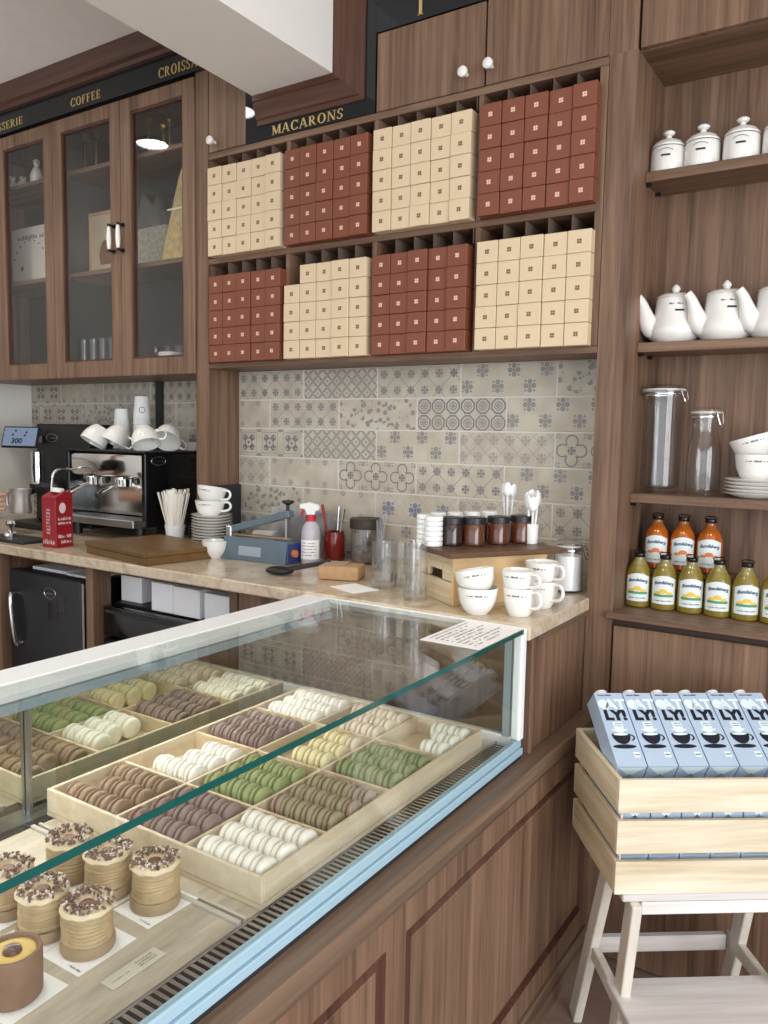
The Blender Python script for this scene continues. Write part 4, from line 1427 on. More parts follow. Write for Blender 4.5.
b = MB(); b.lathe([(0, 0), (.048, 0), (.052, .006), (.052, .10), (.047, .115), (.047, .125), (.044, .125), (.045, .112), (.049, .1), (.049, .008), (0, .006)], n=32); b.build('body', clear, t, True)
b = MB(); b.lathe([(.054, .118), (.056, .12), (.056, .145), (.052, .152), (0, .152)], n=32); b.build('lid', M('dark brown lid', (52, 42, 34), .5), t, True)
b = MB(); b.lathe([(0, .007), (.047, .007), (.047, .05), (.03, .058), (0, .055)], n=28); b.build('contents', M('grey beans', (120, 112, 104), .8, noise=.3, nscale=80), t, True)


# --- ribbed glass mugs
def tumbler(lab, px, py, r, h):
    p = stand(px, py, ZC, r)
    t = thing('glass_mug', lab, 'glass', (p.x, p.y, ZC + .0005), 0, 'clear glass mugs on the worktop')
    b = MB(); b.lathe([(0, .0), (r * .9, 0), (r, .006), (r, h), (r - .003, h), (r - .004, .02), (0, .016)], n=30); b.build('body', mug_glass, t, True)
    b = MB()
    for k in range(12):
        a = 2 * PI * k / 12
        b.tube([((r + .0003) * math.cos(a), (r + .0003) * math.sin(a), .01), ((r + .0003) * math.cos(a), (r + .0003) * math.sin(a), .035)], .003, 6)
    b.build('rib', mug_glass, t, True)


tumbler('clear glass mug left of the group, by the paper note', 384, 590, .036, .13)
tumbler('clear glass mug in the middle of the group, set back', 401, 588, .030, .125)
tumbler('clear glass mug nearest the wooden box', 415, 602, .032, .155)
t = thing('stirrer_glass', 'slim glass holding clear stirrers behind the mugs', 'glass', tuple(stand(378, 572, ZC, .03)))
b = MB(); b.lathe([(0, 0), (.022, 0), (.024, .09), (.022, .09), (.02, .004), (0, .003)], n=20); b.build('body', clear, t, True)
for k in range(4):
    b = MB(); b.tube([(0, 0, .008), (.012 * k - .012, .01, .16 + .01 * k)], .004, 8); b.build('stirrer', clear_pl, t, True)
b = MB(); b.lathe([(0, 0), (.06, 0), (.06, .1), (.05, .12), (0, .12)], n=24)

# --- wooden box with board, jars on it
P0 = at(455, 606, 'z', ZC); P1 = at(421, 592, 'z', ZC)
ua = math.atan2(2.013 - 1.785, -.764 + .933)
BA = R(57)
t = thing('wooden_box', 'tan wooden box with cut-out grip under a dark board', 'box', (-.935, 1.775, ZC + .0005), BA)
b = MB()
bl, bw, bh = .285, .195, .125
b.box(0, bl, 0, .012, 0, bh, .0015); b.box(0, bl, bw - .012, bw, 0, bh, .0015); b.box(bl - .012, bl, .012, bw - .012, 0, bh); b.box(.012, bl - .012, .012, bw - .012, 0, .01)
b.build('walls', boxwood, t)
b = MB()
b.box(0, .012, .012, bw - .012, 0, .058, .0015)
b.box(0, .012, .012, .06, .061, bh, .0015); b.box(0, .012, bw - .06, bw - .012, .061, bh, .0015); b.box(0, .012, .06, bw - .06, .085, bh)
b.build('end_panel', pine_y, t)
bt = thing('board', 'dark walnut board laid on the tan wooden box', 'board', (-.935, 1.775, ZC + bh + .001), BA)
b = MB(); b.box(-.022, bl + .035, -.02, bw + .03, 0, .014, .002); b.build('slab', wood('board walnut', (78, 56, 42), (122, 92, 70), 'x', rough=.4), bt)
BZ = ZC + bh + .0155
MB_ = Matrix.Translation((-.935, 1.775, 0)) @ Matrix.Rotation(BA, 4, 'Z')


def onboard(x, y): v = MB_ @ Vector((x, y, 0)); return (v.x, v.y, BZ)


def col_on_board(px, y):
    """along-board coordinate seen in photograph column px for depth y on the board"""
    o = Vector((0, 0, CAMZ)); d = rt * ((px - 384) / FPX) - up * ((525 - 512) / FPX) + fwd
    n = MB_.to_3x3() @ Vector((0, 1, 0)); q = MB_ @ Vector((0, y, 0))
    h = o + d * ((q - o).dot(n) / d.dot(n)); h.z = 0
    return (MB_.inverted() @ h).x


lidm = M('black lid', (32, 32, 34), .4)
spread = M('cocoa spread', (92, 50, 30), .15, coat=.5)
spread2 = M('dark cocoa spread', (48, 28, 22), .15, coat=.5)
jar_defs = [(452, .118, spread2, 'very dark spread jar beside the white lids'), (474, .10, spread, 'brown spread jar, front left of three'), (498.5, .105, spread, 'brown spread jar, middle of the front three'), (521, .11, spread, 'brown spread jar, right of the front three, by the spoons')]
for x, y, mm, lab in jar_defs:
    t = thing('spread_jar', lab, 'jar', onboard(col_on_board(x, y), y), BA, 'brown spread jars on the board')
    b = MB(); b.lathe([(0, 0), (.027, 0), (.030, .003), (.030, .056), (.0275, .060)], n=28); b.build('body', mm, t, True)
    b = MB(); b.lathe([(.0295, .0585), (.031, .059), (.031, .074), (.029, .076), (0, .076)], n=28); b.build('lid', lidm, t, True)
for i, (x, y) in enumerate(((col_on_board(434, .115), .115), (col_on_board(425.5, .165), .165))):
    for k in range(6):
        b = MB() if (i == 0 and k == 0) else None
        if b:
            b.lathe([(0, 0), (.022, 0), (.024, .002), (.024, .0105), (.0225, .013), (0, .013)], n=28); lp = b.build('jar_lid', white_pl, None, True); o = lp
        else:
            o = lp.copy(); COL.objects.link(o)
        q = onboard(x, y); o.location = (q[0], q[1], BZ + k * .0134)
        tag(o, 'white jar lid, %s from bottom in the %s stack' % (ORD[k], ['front', 'rear'][i]), 'lid', 'white lids on the board')
for i in range(4):
    x = col_on_board((438, 455, 472, 489)[i], .188)
    t = thing('spread_jar', 'white lidded jar in the back row on the board, %s from the lids' % ORD[i], 'jar', onboard(x, .188), BA, 'white lidded jars on the board')
    b = MB(); b.lathe([(0, 0), (.02, 0), (.0215, .003), (.0215, .062), (.02, .065)], n=24); b.build('body', spread, t, True)
    b = MB(); b.lathe([(.0225, .0645), (.0225, .080), (.02, .082), (0, .082)], n=24); b.build('lid', white_pl, t, True)


def spoon_bunch(lab, x, y, n, h):
    t = thing('spoon_holder', lab, 'spoons', onboard(x, y), BA, 'bunches of white plastic spoons')
    b = MB(); b.lathe([(0, 0), (.017, 0), (.019, .055), (.017, .055), (.015, .003), (0, .003)], n=20); b.build('holder', white_pl, t, True)
    rr = random.Random(n)
    for k in range(n):
        a = 2 * PI * k / n
        tip = Vector((.017 * math.cos(a), .02 * math.sin(a), h + rr.uniform(-.012, .012)))
        b = MB(); b.tube([(.006 * math.cos(a), .006 * math.sin(a), .005), tuple(tip * .72), tuple(tip * .8)], [.003, .0035, .004], 8)
        vs = b.sphere((0, 0, 0), .0155, .85, .35, 1.35, 12, 8)
        b.xf(vs, Matrix.Translation(tip * .9) @ Matrix.Rotation(a + PI / 2, 4, 'Z'))
        b.build('spoon', white_pl, t, True)


spoon_bunch('bunch of white plastic spoons behind the brown jars', col_on_board(508, .175), .175, 5, .15)
spoon_bunch('bunch of white plastic spoons at the right end of the board', col_on_board(533, .085) - .004, .085, 6, .135)

# --- cups in front of the box
for (px, py, dz, tilt, hs, lab, rz, hh) in (
        (477, 616, 0, 0, False, 'white printed bowl cup at the left under a tilted one', 0, .066),
        (477, 616, .05, -12, False, 'white printed bowl cup tilted on the left cup', 0, .06),
        (519, 618, 0, 0, True, 'white printed mug at the front right, handle to the right', -20, .07),
        (517, 618, .056, 0, True, 'white printed mug stacked on the front right mug', -20, .056)):
    p = stand(px, py, ZC, .03)
    t = thing('cup', lab, 'cup', (p.x, p.y, ZC + .0005 + dz), 0, 'printed cups before the wooden box')
    t.rotation_euler = (0, R(tilt), R(rz))
    cup_mesh(t, hh, .05 if not hs else .042, .026, hs, True, -PI / 2 + .45)
for dz, lab in ((0, 'white printed mug behind the front right mugs, lower of the pair'), (.056, 'white printed mug behind the front right mugs, upper of the pair')):
    t = thing('cup', lab, 'cup', (-.752, 1.912, ZC + .0005 + dz), R(-20), 'printed cups before the wooden box')
    cup_mesh(t, .07 if dz == 0 else .062, .044, .026, True, True, -PI / 2 + .3)

# --- sugar jar
p = at(568, 570, 'y', 2.165)
t = clip_jar('sugar_jar', 'clip-top glass jar of white sugar at the counter end', (p.x, 2.165, ZC + .0005), [(0, 0), (.038, 0), (.041, .005), (.041, .105), (.037, .118), (.037, .130), (.035, .130), (.035, .117), (.039, .104), (.039, .006), (0, .005)], .042, .130, R(-10))
b = MB(); b.lathe([(0, .006), (.0378, .006), (.0378, .102), (.02, .106), (0, .105)], n=28); b.build('sugar', M('white sugar', (252, 252, 252), .9), t, True)

# ================================================================== DISPLAY CASE
GX, RX0, RX1 = -.70, -1.343, -1.258
Y0, Y1 = -.05, 1.688
ZG = 1.015
dc = thing('display_case', 'glass topped bakery display case with sky tinted rails and walnut base', 'display case')
b = MB(); b.box(RX0, -.672, Y0, 1.738, .105, .654); b.box(-.735, -.672, 1.7385, YF - .002, .105, .654); b.box(RX0, -.711, Y0, 1.738, .6545, .70); b.build('body', M('case carcass', (96, 72, 60), .6), dc)
# panelled front towards the customers
FX = -.66


def framed(y0, y1, z0, z1, name):
    b = MB()
    i1, i2 = .003, .024
    def ring(d, x): return [b.bm.verts.new((x, y, z)) for y, z in ((y0 + d, z0 + d), (y1 - d, z0 + d), (y1 - d, z1 - d), (y0 + d, z1 - d))]
    Rg = [ring(0, FX), ring(i1, FX - .009), ring(i2, FX - .004), ring(i2 + .002, FX - .003)]
    for k, (A, B2) in enumerate(zip(Rg, Rg[1:])):
        for i in range(4):
            f = b.bm.faces.new((A[i], A[(i + 1) % 4], B2[(i + 1) % 4], B2[i]))
            f.material_index = 1 if k < 2 else 0
    b.bm.faces.new(Rg[-1])
    return b.build(name, [walnut, walnut_dkz], dc, recalc=False)


framed(1.115, 2.06, .16, .602, 'front_panel')
framed(.12, 1.052, .16, .602, 'front_panel')
b = MB()
for (ya, yb, za, zb) in ((Y0, YF - .002, .602, .656), (Y0, YF - .002, .098, .16), (2.06, YF - .002, .16, .602), (1.052, 1.115, .16, .602), (Y0, .12, .16, .602)):
    b.box(FX - .011, FX, ya, yb, za, zb)
b.build('front_frame', walnut, dc)
b = MB(); b.box(-.9, FX - .014, Y0, YF - .002, .0, .104); b.box(FX - .014, FX + .002, Y0, YF - .002, .0, .086, .001); b.build('plinth', walnut_y, dc)
b = MB(); b.prism([(-.7105, .703), (-.66, .703), (-.653, .698), (-.651, .688), (-.651, .672), (-.655, .662), (-.662, .6565), (-.7105, .6565)], Y0, YF - .002, 'y'); b.build('ledge', walnut_y, dc)
b = MB(); b.box(RX0 + .005, GX - .002, Y0, Y1 + .008, .7035, .714); b.build('gasket', dark_gap, dc)
# deck, rails
b = MB(); b.box(RX0 + .005, GX - .018, Y0, Y1 - .012, .7145, .728); b.build('deck', steel_b, dc)
b = MB()
b.box(GX - .014, GX + .003, Y0, Y1 + .006, .7145, .731, .0015); b.box(GX - .016, GX - .001, Y0, Y1 + .006, .7315, .7525, .003)
rl = b.build('front_rail', frame_sky_tint, dc)
b = MB(); b.box(GX - .019, GX + .003, Y1 - .016, Y1 + .006, .753, ZG - .0125, .0015); b.build('corner_post', frame_white, dc)
b = MB(); b.box(GX - .044, GX - .026, Y1 - .012, Y1 + .004, .753, ZG - .0125, .001); b.build('corner_post', M('grey aluminium', (150, 168, 170), .35), dc)
b = MB(); b.box(RX0, GX - .02, Y1 - .012, Y1 + .006, .7145, .757, .002); b.build('end_rail', frame_white, dc)
b = MB(); b.box(RX0, RX1, Y0, Y1 + .006, ZG - .035, ZG, .003); b.mi = 1; b.box(RX1 - .02, RX1 + .008, Y0, Y1 - .002, ZG - .052, ZG - .036); b.build('rear_rail', [frame_white, M('rail channel', (150, 172, 180), .3)], dc)
b = MB(); b.box(RX1 + .001, GX + .003, Y1 - .006, Y1 + .006, ZG - .012, ZG + .0005, .001); b.build('top_rail', frame_white, dc)
# glass
b = MB()
b.box(RX1 + .0005, GX + .0005, Y0, Y1 - .0065, ZG - .011, ZG - .0005)
for f in b.bm.faces:
    if f.normal.x > .9 or (f.calc_center_median().x > GX): f.material_index = 1
b.mi = 1
gt = b.build('top_glass', [case_glass, teal_edge], dc)
for f in gt.data.polygons:
    f.material_index = 1 if f.normal.x > .9 else 0
b = MB(); b.box(GX - .0095, GX - .0015, Y0, Y1 - .0165, .753, ZG - .0115); b.build('front_glass', case_glass, dc)
b = MB(); b.box(RX0 + .06, GX - .046, Y1 - .008, Y1 - .002, .7575, ZG - .0125); b.build('end_glass', case_glass, dc)
# rear sliding doors, mirrored
MX = -1.312
for ya, yb, off in ((Y0, .834, .006), (.838, Y1 - .013, 0)):
    b = MB(); b.box(MX - .004 - off, MX - off, ya, yb, .7295, ZG - .053); d = b.build('sliding_door', mirror, dc)
    if off == 0:
        b = MB(); b.box(MX - .004, MX + .005, ya - .004, ya + .004, .7295, ZG - .053); b.build('edge_strip', steel_b, d)
b = MB(); b.box(MX - .018, MX + .02, Y0, Y1 - .013, .7285, .738); b.build('track', steel_b, dc)
# air grille behind the front glass and in front of the mirror
b = MB()
y = Y0 + .02
while y < Y1 - .03:
    b.box(-.754, -.722, y, y + .0062, .731, .7385); y += .0125
b.box(-.758, -.754, Y0, Y1 - .013, .7285, .739); b.box(-.722, -.7185, Y0, Y1 - .013, .7285, .739)
b.mi = 1; b.box(-.754, -.722, Y0, Y1 - .013, .7285, .7305)
b.build('air_grille', [steel_b, black_mat], dc)
b = MB()
for k in range(4): b.box(-1.288 + .0 + k * .006 - .004, -1.288 + k * .006 - .0015, Y0, Y1 - .02, .7285, .7375)
b.build('rear_grille', steel_b, dc)
# display boards
b = MB(); b.box(-1.262, -.7605, Y0 + .01, .806, .7285, .7405, .001); b.build('pastry_board', deckwood, dc)
b = MB(); b.box(-1.262, -.7605, .8065, .814, .7285, .745, .001); b.box(-1.262, -.7605, .822, .828, .7285, .743, .001); b.build('divider_rail', M('pale rail', (196, 190, 178), .4), dc)
b = MB(); b.box(-1.262, -.7605, .829, Y1 - .02, .7285, .7395, .001); b.build('tray_board', deckwood, dc)

# --- menu card taped on the glass top
t = thing('menu_sheet', 'white printed menu sheet lying on the glass case top', 'paper', (0, 0, ZG + .0002))
b = MB(); b.box(-.842, -.7015, 1.452, 1.672, .0003, .0011); b.build('sheet', white_pap, t)
b = MB()
for k in range(9): scribble(b, 1.475, 1.655 - (k % 3) * .03, -.832 + k * .0135, .0055, lambda x, y: (y, x, .0014), seed=60 + k)
b.build('print', M('brown grey print', (120, 112, 106), .7), t)

# --- wooden macaron tray
TX0, TX1, TY0, TY1, TZ = -1.281, -.757, .853, 1.598, .7400
tr = thing('macaron_tray', 'pale wooden partitioned tray of macarons inside the glass case', 'tray', (0, 0, TZ))
th, rimz = .007, .051
b = MB(); b.box(TX0, TX1, TY0, TY1, .0003, .008); b.build('base', traywood, tr)
b = MB(); b.box(TX0, TX1, TY0, TY0 + th, .0085, rimz, .001); b.build('side_wall', traywood, tr)
b = MB(); b.box(TX0, TX1, TY1 - th, TY1, .0085, rimz, .001); b.build('side_wall', traywood, tr)
b = MB(); b.box(TX0, TX0 + th, TY0 + th, TY1 - th, .0085, rimz, .001); b.build('side_wall', traywood, tr)
b = MB(); b.box(TX1 - th, TX1, TY0 + th, TY1 - th, .0085, rimz, .001); b.build('side_wall', traywood, tr)
xs = [TX0 + th, -1.097, -.928, TX1 - th]
ys = [TY0 + th, 1.024, 1.221, 1.418, TY1 - th]
for x in xs[1:3]:
    b = MB(); b.box(x - .003, x + .003, TY0 + th + .0003, TY1 - th - .0003, .0085, rimz - .004); b.build('partition', traywood, tr)
for yv in ys[1:4]:
    for k in range(3):
        b = MB(); b.box(xs[k] + (.0033 if k else .0003), xs[k + 1] - (.0033 if k < 2 else .0003), yv - .003, yv + .003, .0085, rimz - .004); b.build('partition', pine_y, tr)

# --- macarons
MR, MTK = .0245, .0275
LEAN = R(9)      # the rows lean back like dominoes


def macaron(shell, fill):
    b = MB()
    h = MTK / 2
    for s in (-1, 1):
        prof = [(MR * .90, s * .0030), (MR * 1.0, s * .0036), (MR * .97, s * .0052), (MR * 1.0, s * .0062), (MR * .985, s * .0092), (MR * .93, s * .0117), (MR * .80, s * (h - .0006)), (MR * .45, s * h), (0, s * h)]
        b.lathe(prof, n=26, axis='x')
    b.lathe([(0, -.003), (MR * .9, -.003)], n=26, axis='x'); b.lathe([(0, .003), (MR * .9, .003)], n=26, axis='x')
    o = b.build('macaron', shell, None, True)
    b = MB(); b.lathe([(0, -.0029), (MR * .86, -.0029), (MR * .93, 0), (MR * .86, .0029), (0, .0029)], n=22, axis='x'); b.build('filling', fill, o, True)
    return o


def mm(name, rgb, fill):
    return (M('macaron ' + name, rgb, .6, noise=.05, nscale=50, bump=.15), M('filling ' + name, fill, .6))


MC = {'white': mm('white', (240, 236, 226), (218, 204, 182)), 'brown': mm('brown', (146, 122, 98), (100, 76, 60)), 'purple': mm('purple', (142, 122, 114), (106, 84, 78)),
      'green': mm('green', (150, 160, 108), (108, 120, 74)), 'dkgreen': mm('dark green', (130, 142, 96), (98, 108, 68)), 'olive': mm('olive', (154, 142, 112), (108, 102, 74)), 'mauve': mm('mauve', (158, 138, 122), (116, 94, 80)),
      'yellow': mm('yellow', (226, 216, 172), (196, 174, 116)), 'beige': mm('beige', (216, 202, 180), (180, 158, 138)), 'mint': mm('mint', (230, 230, 218), (206, 208, 186)), 'rose': mm('rose brown', (144, 116, 106), (98, 72, 68))}
WORD = {'white': 'white', 'brown': 'brown', 'purple': 'greyish purple', 'green': 'bright green', 'dkgreen': 'dark green', 'olive': 'olive brown', 'mauve': 'mauve brown', 'yellow': 'pale yellow', 'beige': 'pinkish beige', 'mint': 'very pale', 'rose': 'reddish brown'}
proto = {}
# (column from glass, place along case): rows front->rear of [colour ...] listed from the glass inwards
COMP = {
    (0, 0): (['white'] * 5, ['white'] * 5, ['white'] * 5), (0, 1): (['olive'] * 5 + ['mauve'], ['mauve'] + ['olive'] * 5, ['mauve'] * 2 + ['olive'] * 4),
    (0, 2): (['dkgreen'] * 5, ['dkgreen'] * 5, ['dkgreen'] * 6), (0, 3): (['mint'] * 2, ['mint'] * 2, ['mint'] * 3),
    (1, 0): (['purple'] * 3 + ['rose'] * 2, ['purple'] * 3 + ['rose'] * 2, ['purple'] * 5), (1, 1): (['green'] * 5, ['green'] * 5, ['green'] * 6),
    (1, 2): (['yellow'] * 3, ['yellow'] * 3, ['beige'] + ['yellow'] * 2), (1, 3): (['beige'] * 4, ['beige'] * 4, ['beige'] * 5),
    (2, 0): (['brown'] * 5, ['brown'] * 4, ['brown'] * 5), (2, 1): (['white'] * 4, ['white'] * 3, ['white'] * 3),
    (2, 2): (['purple'] * 6, ['purple'] * 6, ['purple'] * 5), (2, 3): (['white'] * 5, ['white'] * 5, ['white'] * 6)}
CN = {0: 'front', 1: 'middle', 2: 'rear'}
PN = {0: 'beside pastries', 1: 'second from pastries', 2: 'third from pastries', 3: 'beside counter'}
RN = ['near row', 'centre row', 'far row']
rr = random.Random(21)
bounds_x = [(xs[2] + .003, xs[3]), (xs[1] + .003, xs[2] - .003), (xs[0], xs[1] - .003)]
for (ci, pi), rows in COMP.items():
    xa, xb = bounds_x[ci]
    ya, yb = ys[pi] + (.003 if pi else 0), ys[pi + 1] - (.003 if pi < 3 else 0)
    pitch = min(.0515, (yb - ya - .002) / 3)
    mid = (ya + yb) / 2
    for ri, row in enumerate(rows):
        n_ = len(row)
        step = min(.0295, (xb - xa - .020) / n_)
        tilt = 0
        if step < MTK + .0004:   # crowded rows lean
            tilt = math.acos(max(-1, min(1, step / (MTK + .0004)))) * .0
        x = xb - .0045 - rr.uniform(0, .003)
        sc_ = min(1.0, (step * math.cos(LEAN) - .0003) / MTK)
        for k, cn in enumerate(row):
            x -= step / 2
            loc = (x, mid + (ri - 1) * pitch + rr.uniform(-.0008, .0008), TZ + .0086 + MR * math.cos(LEAN) + MTK * .42 * math.sin(LEAN))
            x -= step / 2
            lab = '%s macaron, %s from glass, %s, %s compartment %s' % (WORD[cn], ORD[k], RN[ri], CN[ci], PN[pi])
            g = '%s macarons, %s compartment %s' % (WORD[cn], CN[ci], PN[pi])
            if cn not in proto:
                proto[cn] = o = macaron(*MC[cn])
                o.location = loc
            else:
                o = dup(proto[cn], loc)
            o.rotation_euler = (rr.uniform(0, 6.28), -LEAN + R(rr.uniform(-1, 1)), R(rr.uniform(-3, 3)))
            o.scale = (sc_, 1, 1)
            tag(o, lab, 'macaron', g)

# --- tall choux pastries on white papers
swirl = M('laminated crust', (178, 154, 116), .55, noise=.16, nscale=45, bump=.5)
swirl2 = M('crust base', (160, 136, 106), .6, noise=.08, nscale=30)
creamy = M('piped cream', (222, 202, 168), .5)
choco = M('chopped chocolate', (118, 92, 78), .5, noise=.35, nscale=80)
whitec = M('white chocolate shards', (222, 210, 198), .5)
core = M('caramel core', (124, 82, 52), .4)
ZP = .7409


def pastry(name, lab, x, y, seed, kind=0):
    rr = random.Random(seed)
    t = thing(name, lab, 'pastry', (x, y, ZP + .0008), rr.uniform(0, 6))
    b = MB()
    r = .0345
    foot = 1.05 + .06 * rr.random()
    b.mi = 1; b.lathe([(0, .0002), (r * .96 * foot, .0002), (r * foot, .004), (r * foot, .014), (r * (foot - .05), .018), (0, .018)], n=36); b.build('base', [swirl, swirl2], t, True)
    b = MB(); prof = [(0, .0182), (r * (foot - .06), .0182)]
    for k in range(7):
        z = .0195 + k * .0058
        prof += [(r * (.955 + .02 * rr.random()), z), (r * (.985 + .025 * rr.random()), z + .0025)]
    prof += [(r * .98, .0605), (r * .9, .064), (0, .064)]
    vs = b.lathe(prof, n=36)
    ph = rr.uniform(0, 6)
    for v in vs:   # sloping, uneven layers
        a = math.atan2(v.co.y, v.co.x)
        if .016 < v.co.z < .058: v.co.z += .0028 * math.sin(a + ph) + .001 * math.sin(3 * a + v.co.z * 160)
        k = 1 + .022 * math.sin(2 * a + ph) + .012 * math.sin(5 * a - ph)
        v.co.x *= k; v.co.y *= k
    for v in vs:
        v.co.x += .05 * v.co.z * math.sin(ph); v.co.y += .05 * v.co.z * math.cos(ph)
    b.build('crust', swirl, t, True)
    b = MB(); b.lathe([(r * .5, .0645), (r * .98, .063), (r * 1.06, .067), (r * .98, .073), (r * .7, .075), (r * .42, .071), (0, .0665)], n=28)
    for v in b.bm.verts: v.co.z += .0012 * math.sin(9 * math.atan2(v.co.y, v.co.x))
    b.build('cream', creamy, t, True)
    b = MB(); b.lathe([(0, .0735), (r * .26, .072), (r * .34, .069), (0, .068)], n=20); b.build('filling', core, t, True)
    b = MB()
    for k in range(170):
        a = rr.uniform(0, 2 * PI); q = r * rr.uniform(.45, 1.04)
        s = rr.uniform(.0013, .0034)
        b.mi = 0 if rr.random() < .72 else 1
        e = Euler((rr.uniform(0, 3), rr.uniform(0, 3), rr.uniform(0, 3)))
        vs = b.box(-s, s, -s * .7, s * .7, -s * .35, s * .35)
        b.xf(vs, Matrix.Translation((q * math.cos(a), q * math.sin(a), .0735 + .004 * (1 - abs(q / r - .72) * 2.5) + rr.uniform(0, .002))) @ e.to_matrix().to_4x4())
    o = b.build('chopped_topping', [choco, whitec], t); o['kind'] = 'stuff'
    return t


def cake_paper(x, y, a, lab):
    b = MB(); b.box(-.0395, .0395, -.048, .048, 0, .0006)
    b.mi = 1; scribble(b, .012, .034, -.042, .004, lambda u, v: (u, v, .0009), seed=int(x * -1000))
    o = tag(b.build('cake_paper', [white_pap, M('grey print', (150, 150, 156), .6)]), lab, 'paper', 'white cake papers')
    o.location = (x, y, ZP); o.rotation_euler = (0, 0, a)


spots = [(156, 919, 'tall choux pastry with chocolate topping, nearest the price card'), (91, 963, 'tall choux pastry in the near row, dark shards on top'), (108, 893, 'tall choux pastry between the tray and the glass edge line'),
         (47, 941, 'tall choux pastry with a wide brown foot, left of the dark topped one')]
for i, (px, py, lab) in enumerate(spots):
    p = Vector(((-.900, .776), (-.897, .655), (-.985, .757), (-.976, .640))[i])
    cake_paper(p.x + .003, p.y, R(random.uniform(-3, 3)), 'white square paper under the %s' % ' '.join(lab.split()[:11]).rstrip(','))
    pastry('choux_pastry', lab, p.x, p.y, 100 + i).scale = (1, 1, (.95, .88, .92, .9)[i])
# two more seen through the top glass, behind
pA = at(70, 872, 'z', ZP + .0)
for i, (x, y, lab) in enumerate(((-1.070, .750, 'choux pastry seen through the top glass, by the tray corner'), (-1.066, .643, 'choux pastry seen through the top glass at the left picture edge'))):
    cake_paper(x, y, R(1), 'white square paper under the %s' % ' '.join(lab.split()[:11]).rstrip(','))
    pastry('choux_pastry', lab, x, y, 120 + i).scale = (1, 1, .9)
# custard tart in the corner
p = stand(14, 1013, ZP, .034)
cake_paper(p.x + .004, p.y, R(3), 'white square paper under the custard tart')
t = thing('custard_tart', 'round brown tart with yellow custard and dark centre', 'tart', (p.x, p.y, ZP + .0008))
b = MB(); b.lathe([(0, .0002), (.032, .0002), (.035, .004), (.0355, .058), (.034, .062), (.03, .062), (.028, .057), (.028, .05), (0, .05)], n=32); b.build('crust', M('brown crust', (128, 98, 76), .6, noise=.1, nscale=50), t, True)
b = MB(); b.lathe([(0, .0505), (.0279, .0505), (.0279, .058), (.02, .060), (.011, .058), (0, .057)], n=28); b.build('custard', M('custard', (226, 192, 104), .35), t, True)
b = MB(); b.lathe([(0, .0575), (.012, .0575), (.0105, .0625), (.004, .064), (0, .064)], n=20); b.build('centre', M('dark jam', (92, 62, 52), .3), t, True)
# price card
t = thing('price_card', 'pale price card lying on the board before the pastries', 'card', (-.808, .660, ZP + .0003), R(90))
b = MB(); b.box(-.044, .044, -.013, .013, 0, .0012, .0003); b.build('card', M('pale card', (206, 202, 184), .4), t)
b = MB()
for k in range(3): scribble(b, .006, .034, -.006 + k * .005, .003, lambda x, y: (x, y, .0015), seed=80 + k)
scribble(b, -.036, -.008, -.002, .002, lambda x, y: (x, y, .0015), seed=91)
b.build('print', M('grey ink', (120, 116, 108), .6), t)

# ================================================================== STEP STOOL, CRATE, CARTONS
CA = R(36.5)
C0 = Vector((-.445, 1.606, 0))
st = thing('step_stool', 'white washed wooden step stool carrying the carton crate', 'step stool', C0, CA)
legm = pine_w
W = .40


def leg(name, a, b_, w=.042, d=.022):
    q = MB(); q.bar(a, b_, d, w, (0, 1, 0), .002); return q.build(name, legm, st)


def clampz(v): return v
for x in (.040, .392):
    s = 1 if x < .2 else -1
    leg('leg', (x + .008 * s, .010, .478), (x - .010 * s, .055, .004))      # front leg
    leg('leg', (x + .004 * s, .150, .478), (x - .014 * s, .290, .004))      # rear leg
    q = MB(); q.bar((x - .002 * s, .255, .232), (x - .002 * s, -.15, .224), .018, .036, (0, 0, 1), .002); q.build('side_rail', pine_w, st)
q = MB(); q.box(.055, .378, .236, .254, .206, .246, .002); q.build('cross_rail', pine_wx, st)
q = MB(); q.box(.062, .372, .004, .022, .45, .478, .002); q.build('apron', pine_wx, st)
q = MB(); q.box(.062, .372, .14, .158, .45, .478, .002); q.build('apron', pine_wx, st)
q = MB(); q.box(.02, .412, .004, .25, .4785, .498, .003); q.build('top_step', pine_wx, st)
q = MB(); q.box(.018, .414, -.17, .07, .2435, .262, .003); q.build('lower_step', pine_wx, st)

cr = thing('crate', 'pale pine slatted crate of milk cartons on the step stool', 'crate', C0 + Vector((0, 0, .4985)), CA)
CW, CD = .43, .30
for k, z0 in enumerate((.0, .089, .178)):
    z1 = z0 + .072
    q = MB(); q.box(0, CW, 0, .011, z0 + .0003, z1, .0012); q.build('slat', pine, cr)
    q = MB(); q.box(0, CW, CD - .011, CD, z0 + .0003, z1, .0012); q.build('slat', pine, cr)
    q = MB(); q.box(0, .011, .0113, CD - .0113, z0 + .0003, z1, .0012); q.build('slat', pine_y, cr)
    q = MB(); q.box(CW - .011, CW, .0113, CD - .0113, z0 + .0003, z1, .0012); q.build('slat', pine_y, cr)
q = MB()
q.box(.0115, CW - .0115, .0115, CD - .0115, .0003, .008); q.build('base', pine, cr)
for x in (.0115, CW - .0275):
    for y in (.0115, CD - .0275):
        q = MB(); q.box(x, x + .003 if x < .2 else x + .016, y, y + .016 if y > .1 else y + .003, .0085, .24); q.build('corner_post', pine, cr)

cblue = M('carton blue', (176, 194, 214), .35)
cdark = M('carton dark print', (28, 32, 44), .4)
cwhite = M('carton white print', (222, 236, 240), .4)
cside = M('carton grey side', (150, 156, 166), .4)
LW, LT, LH = .0655, .06, .2


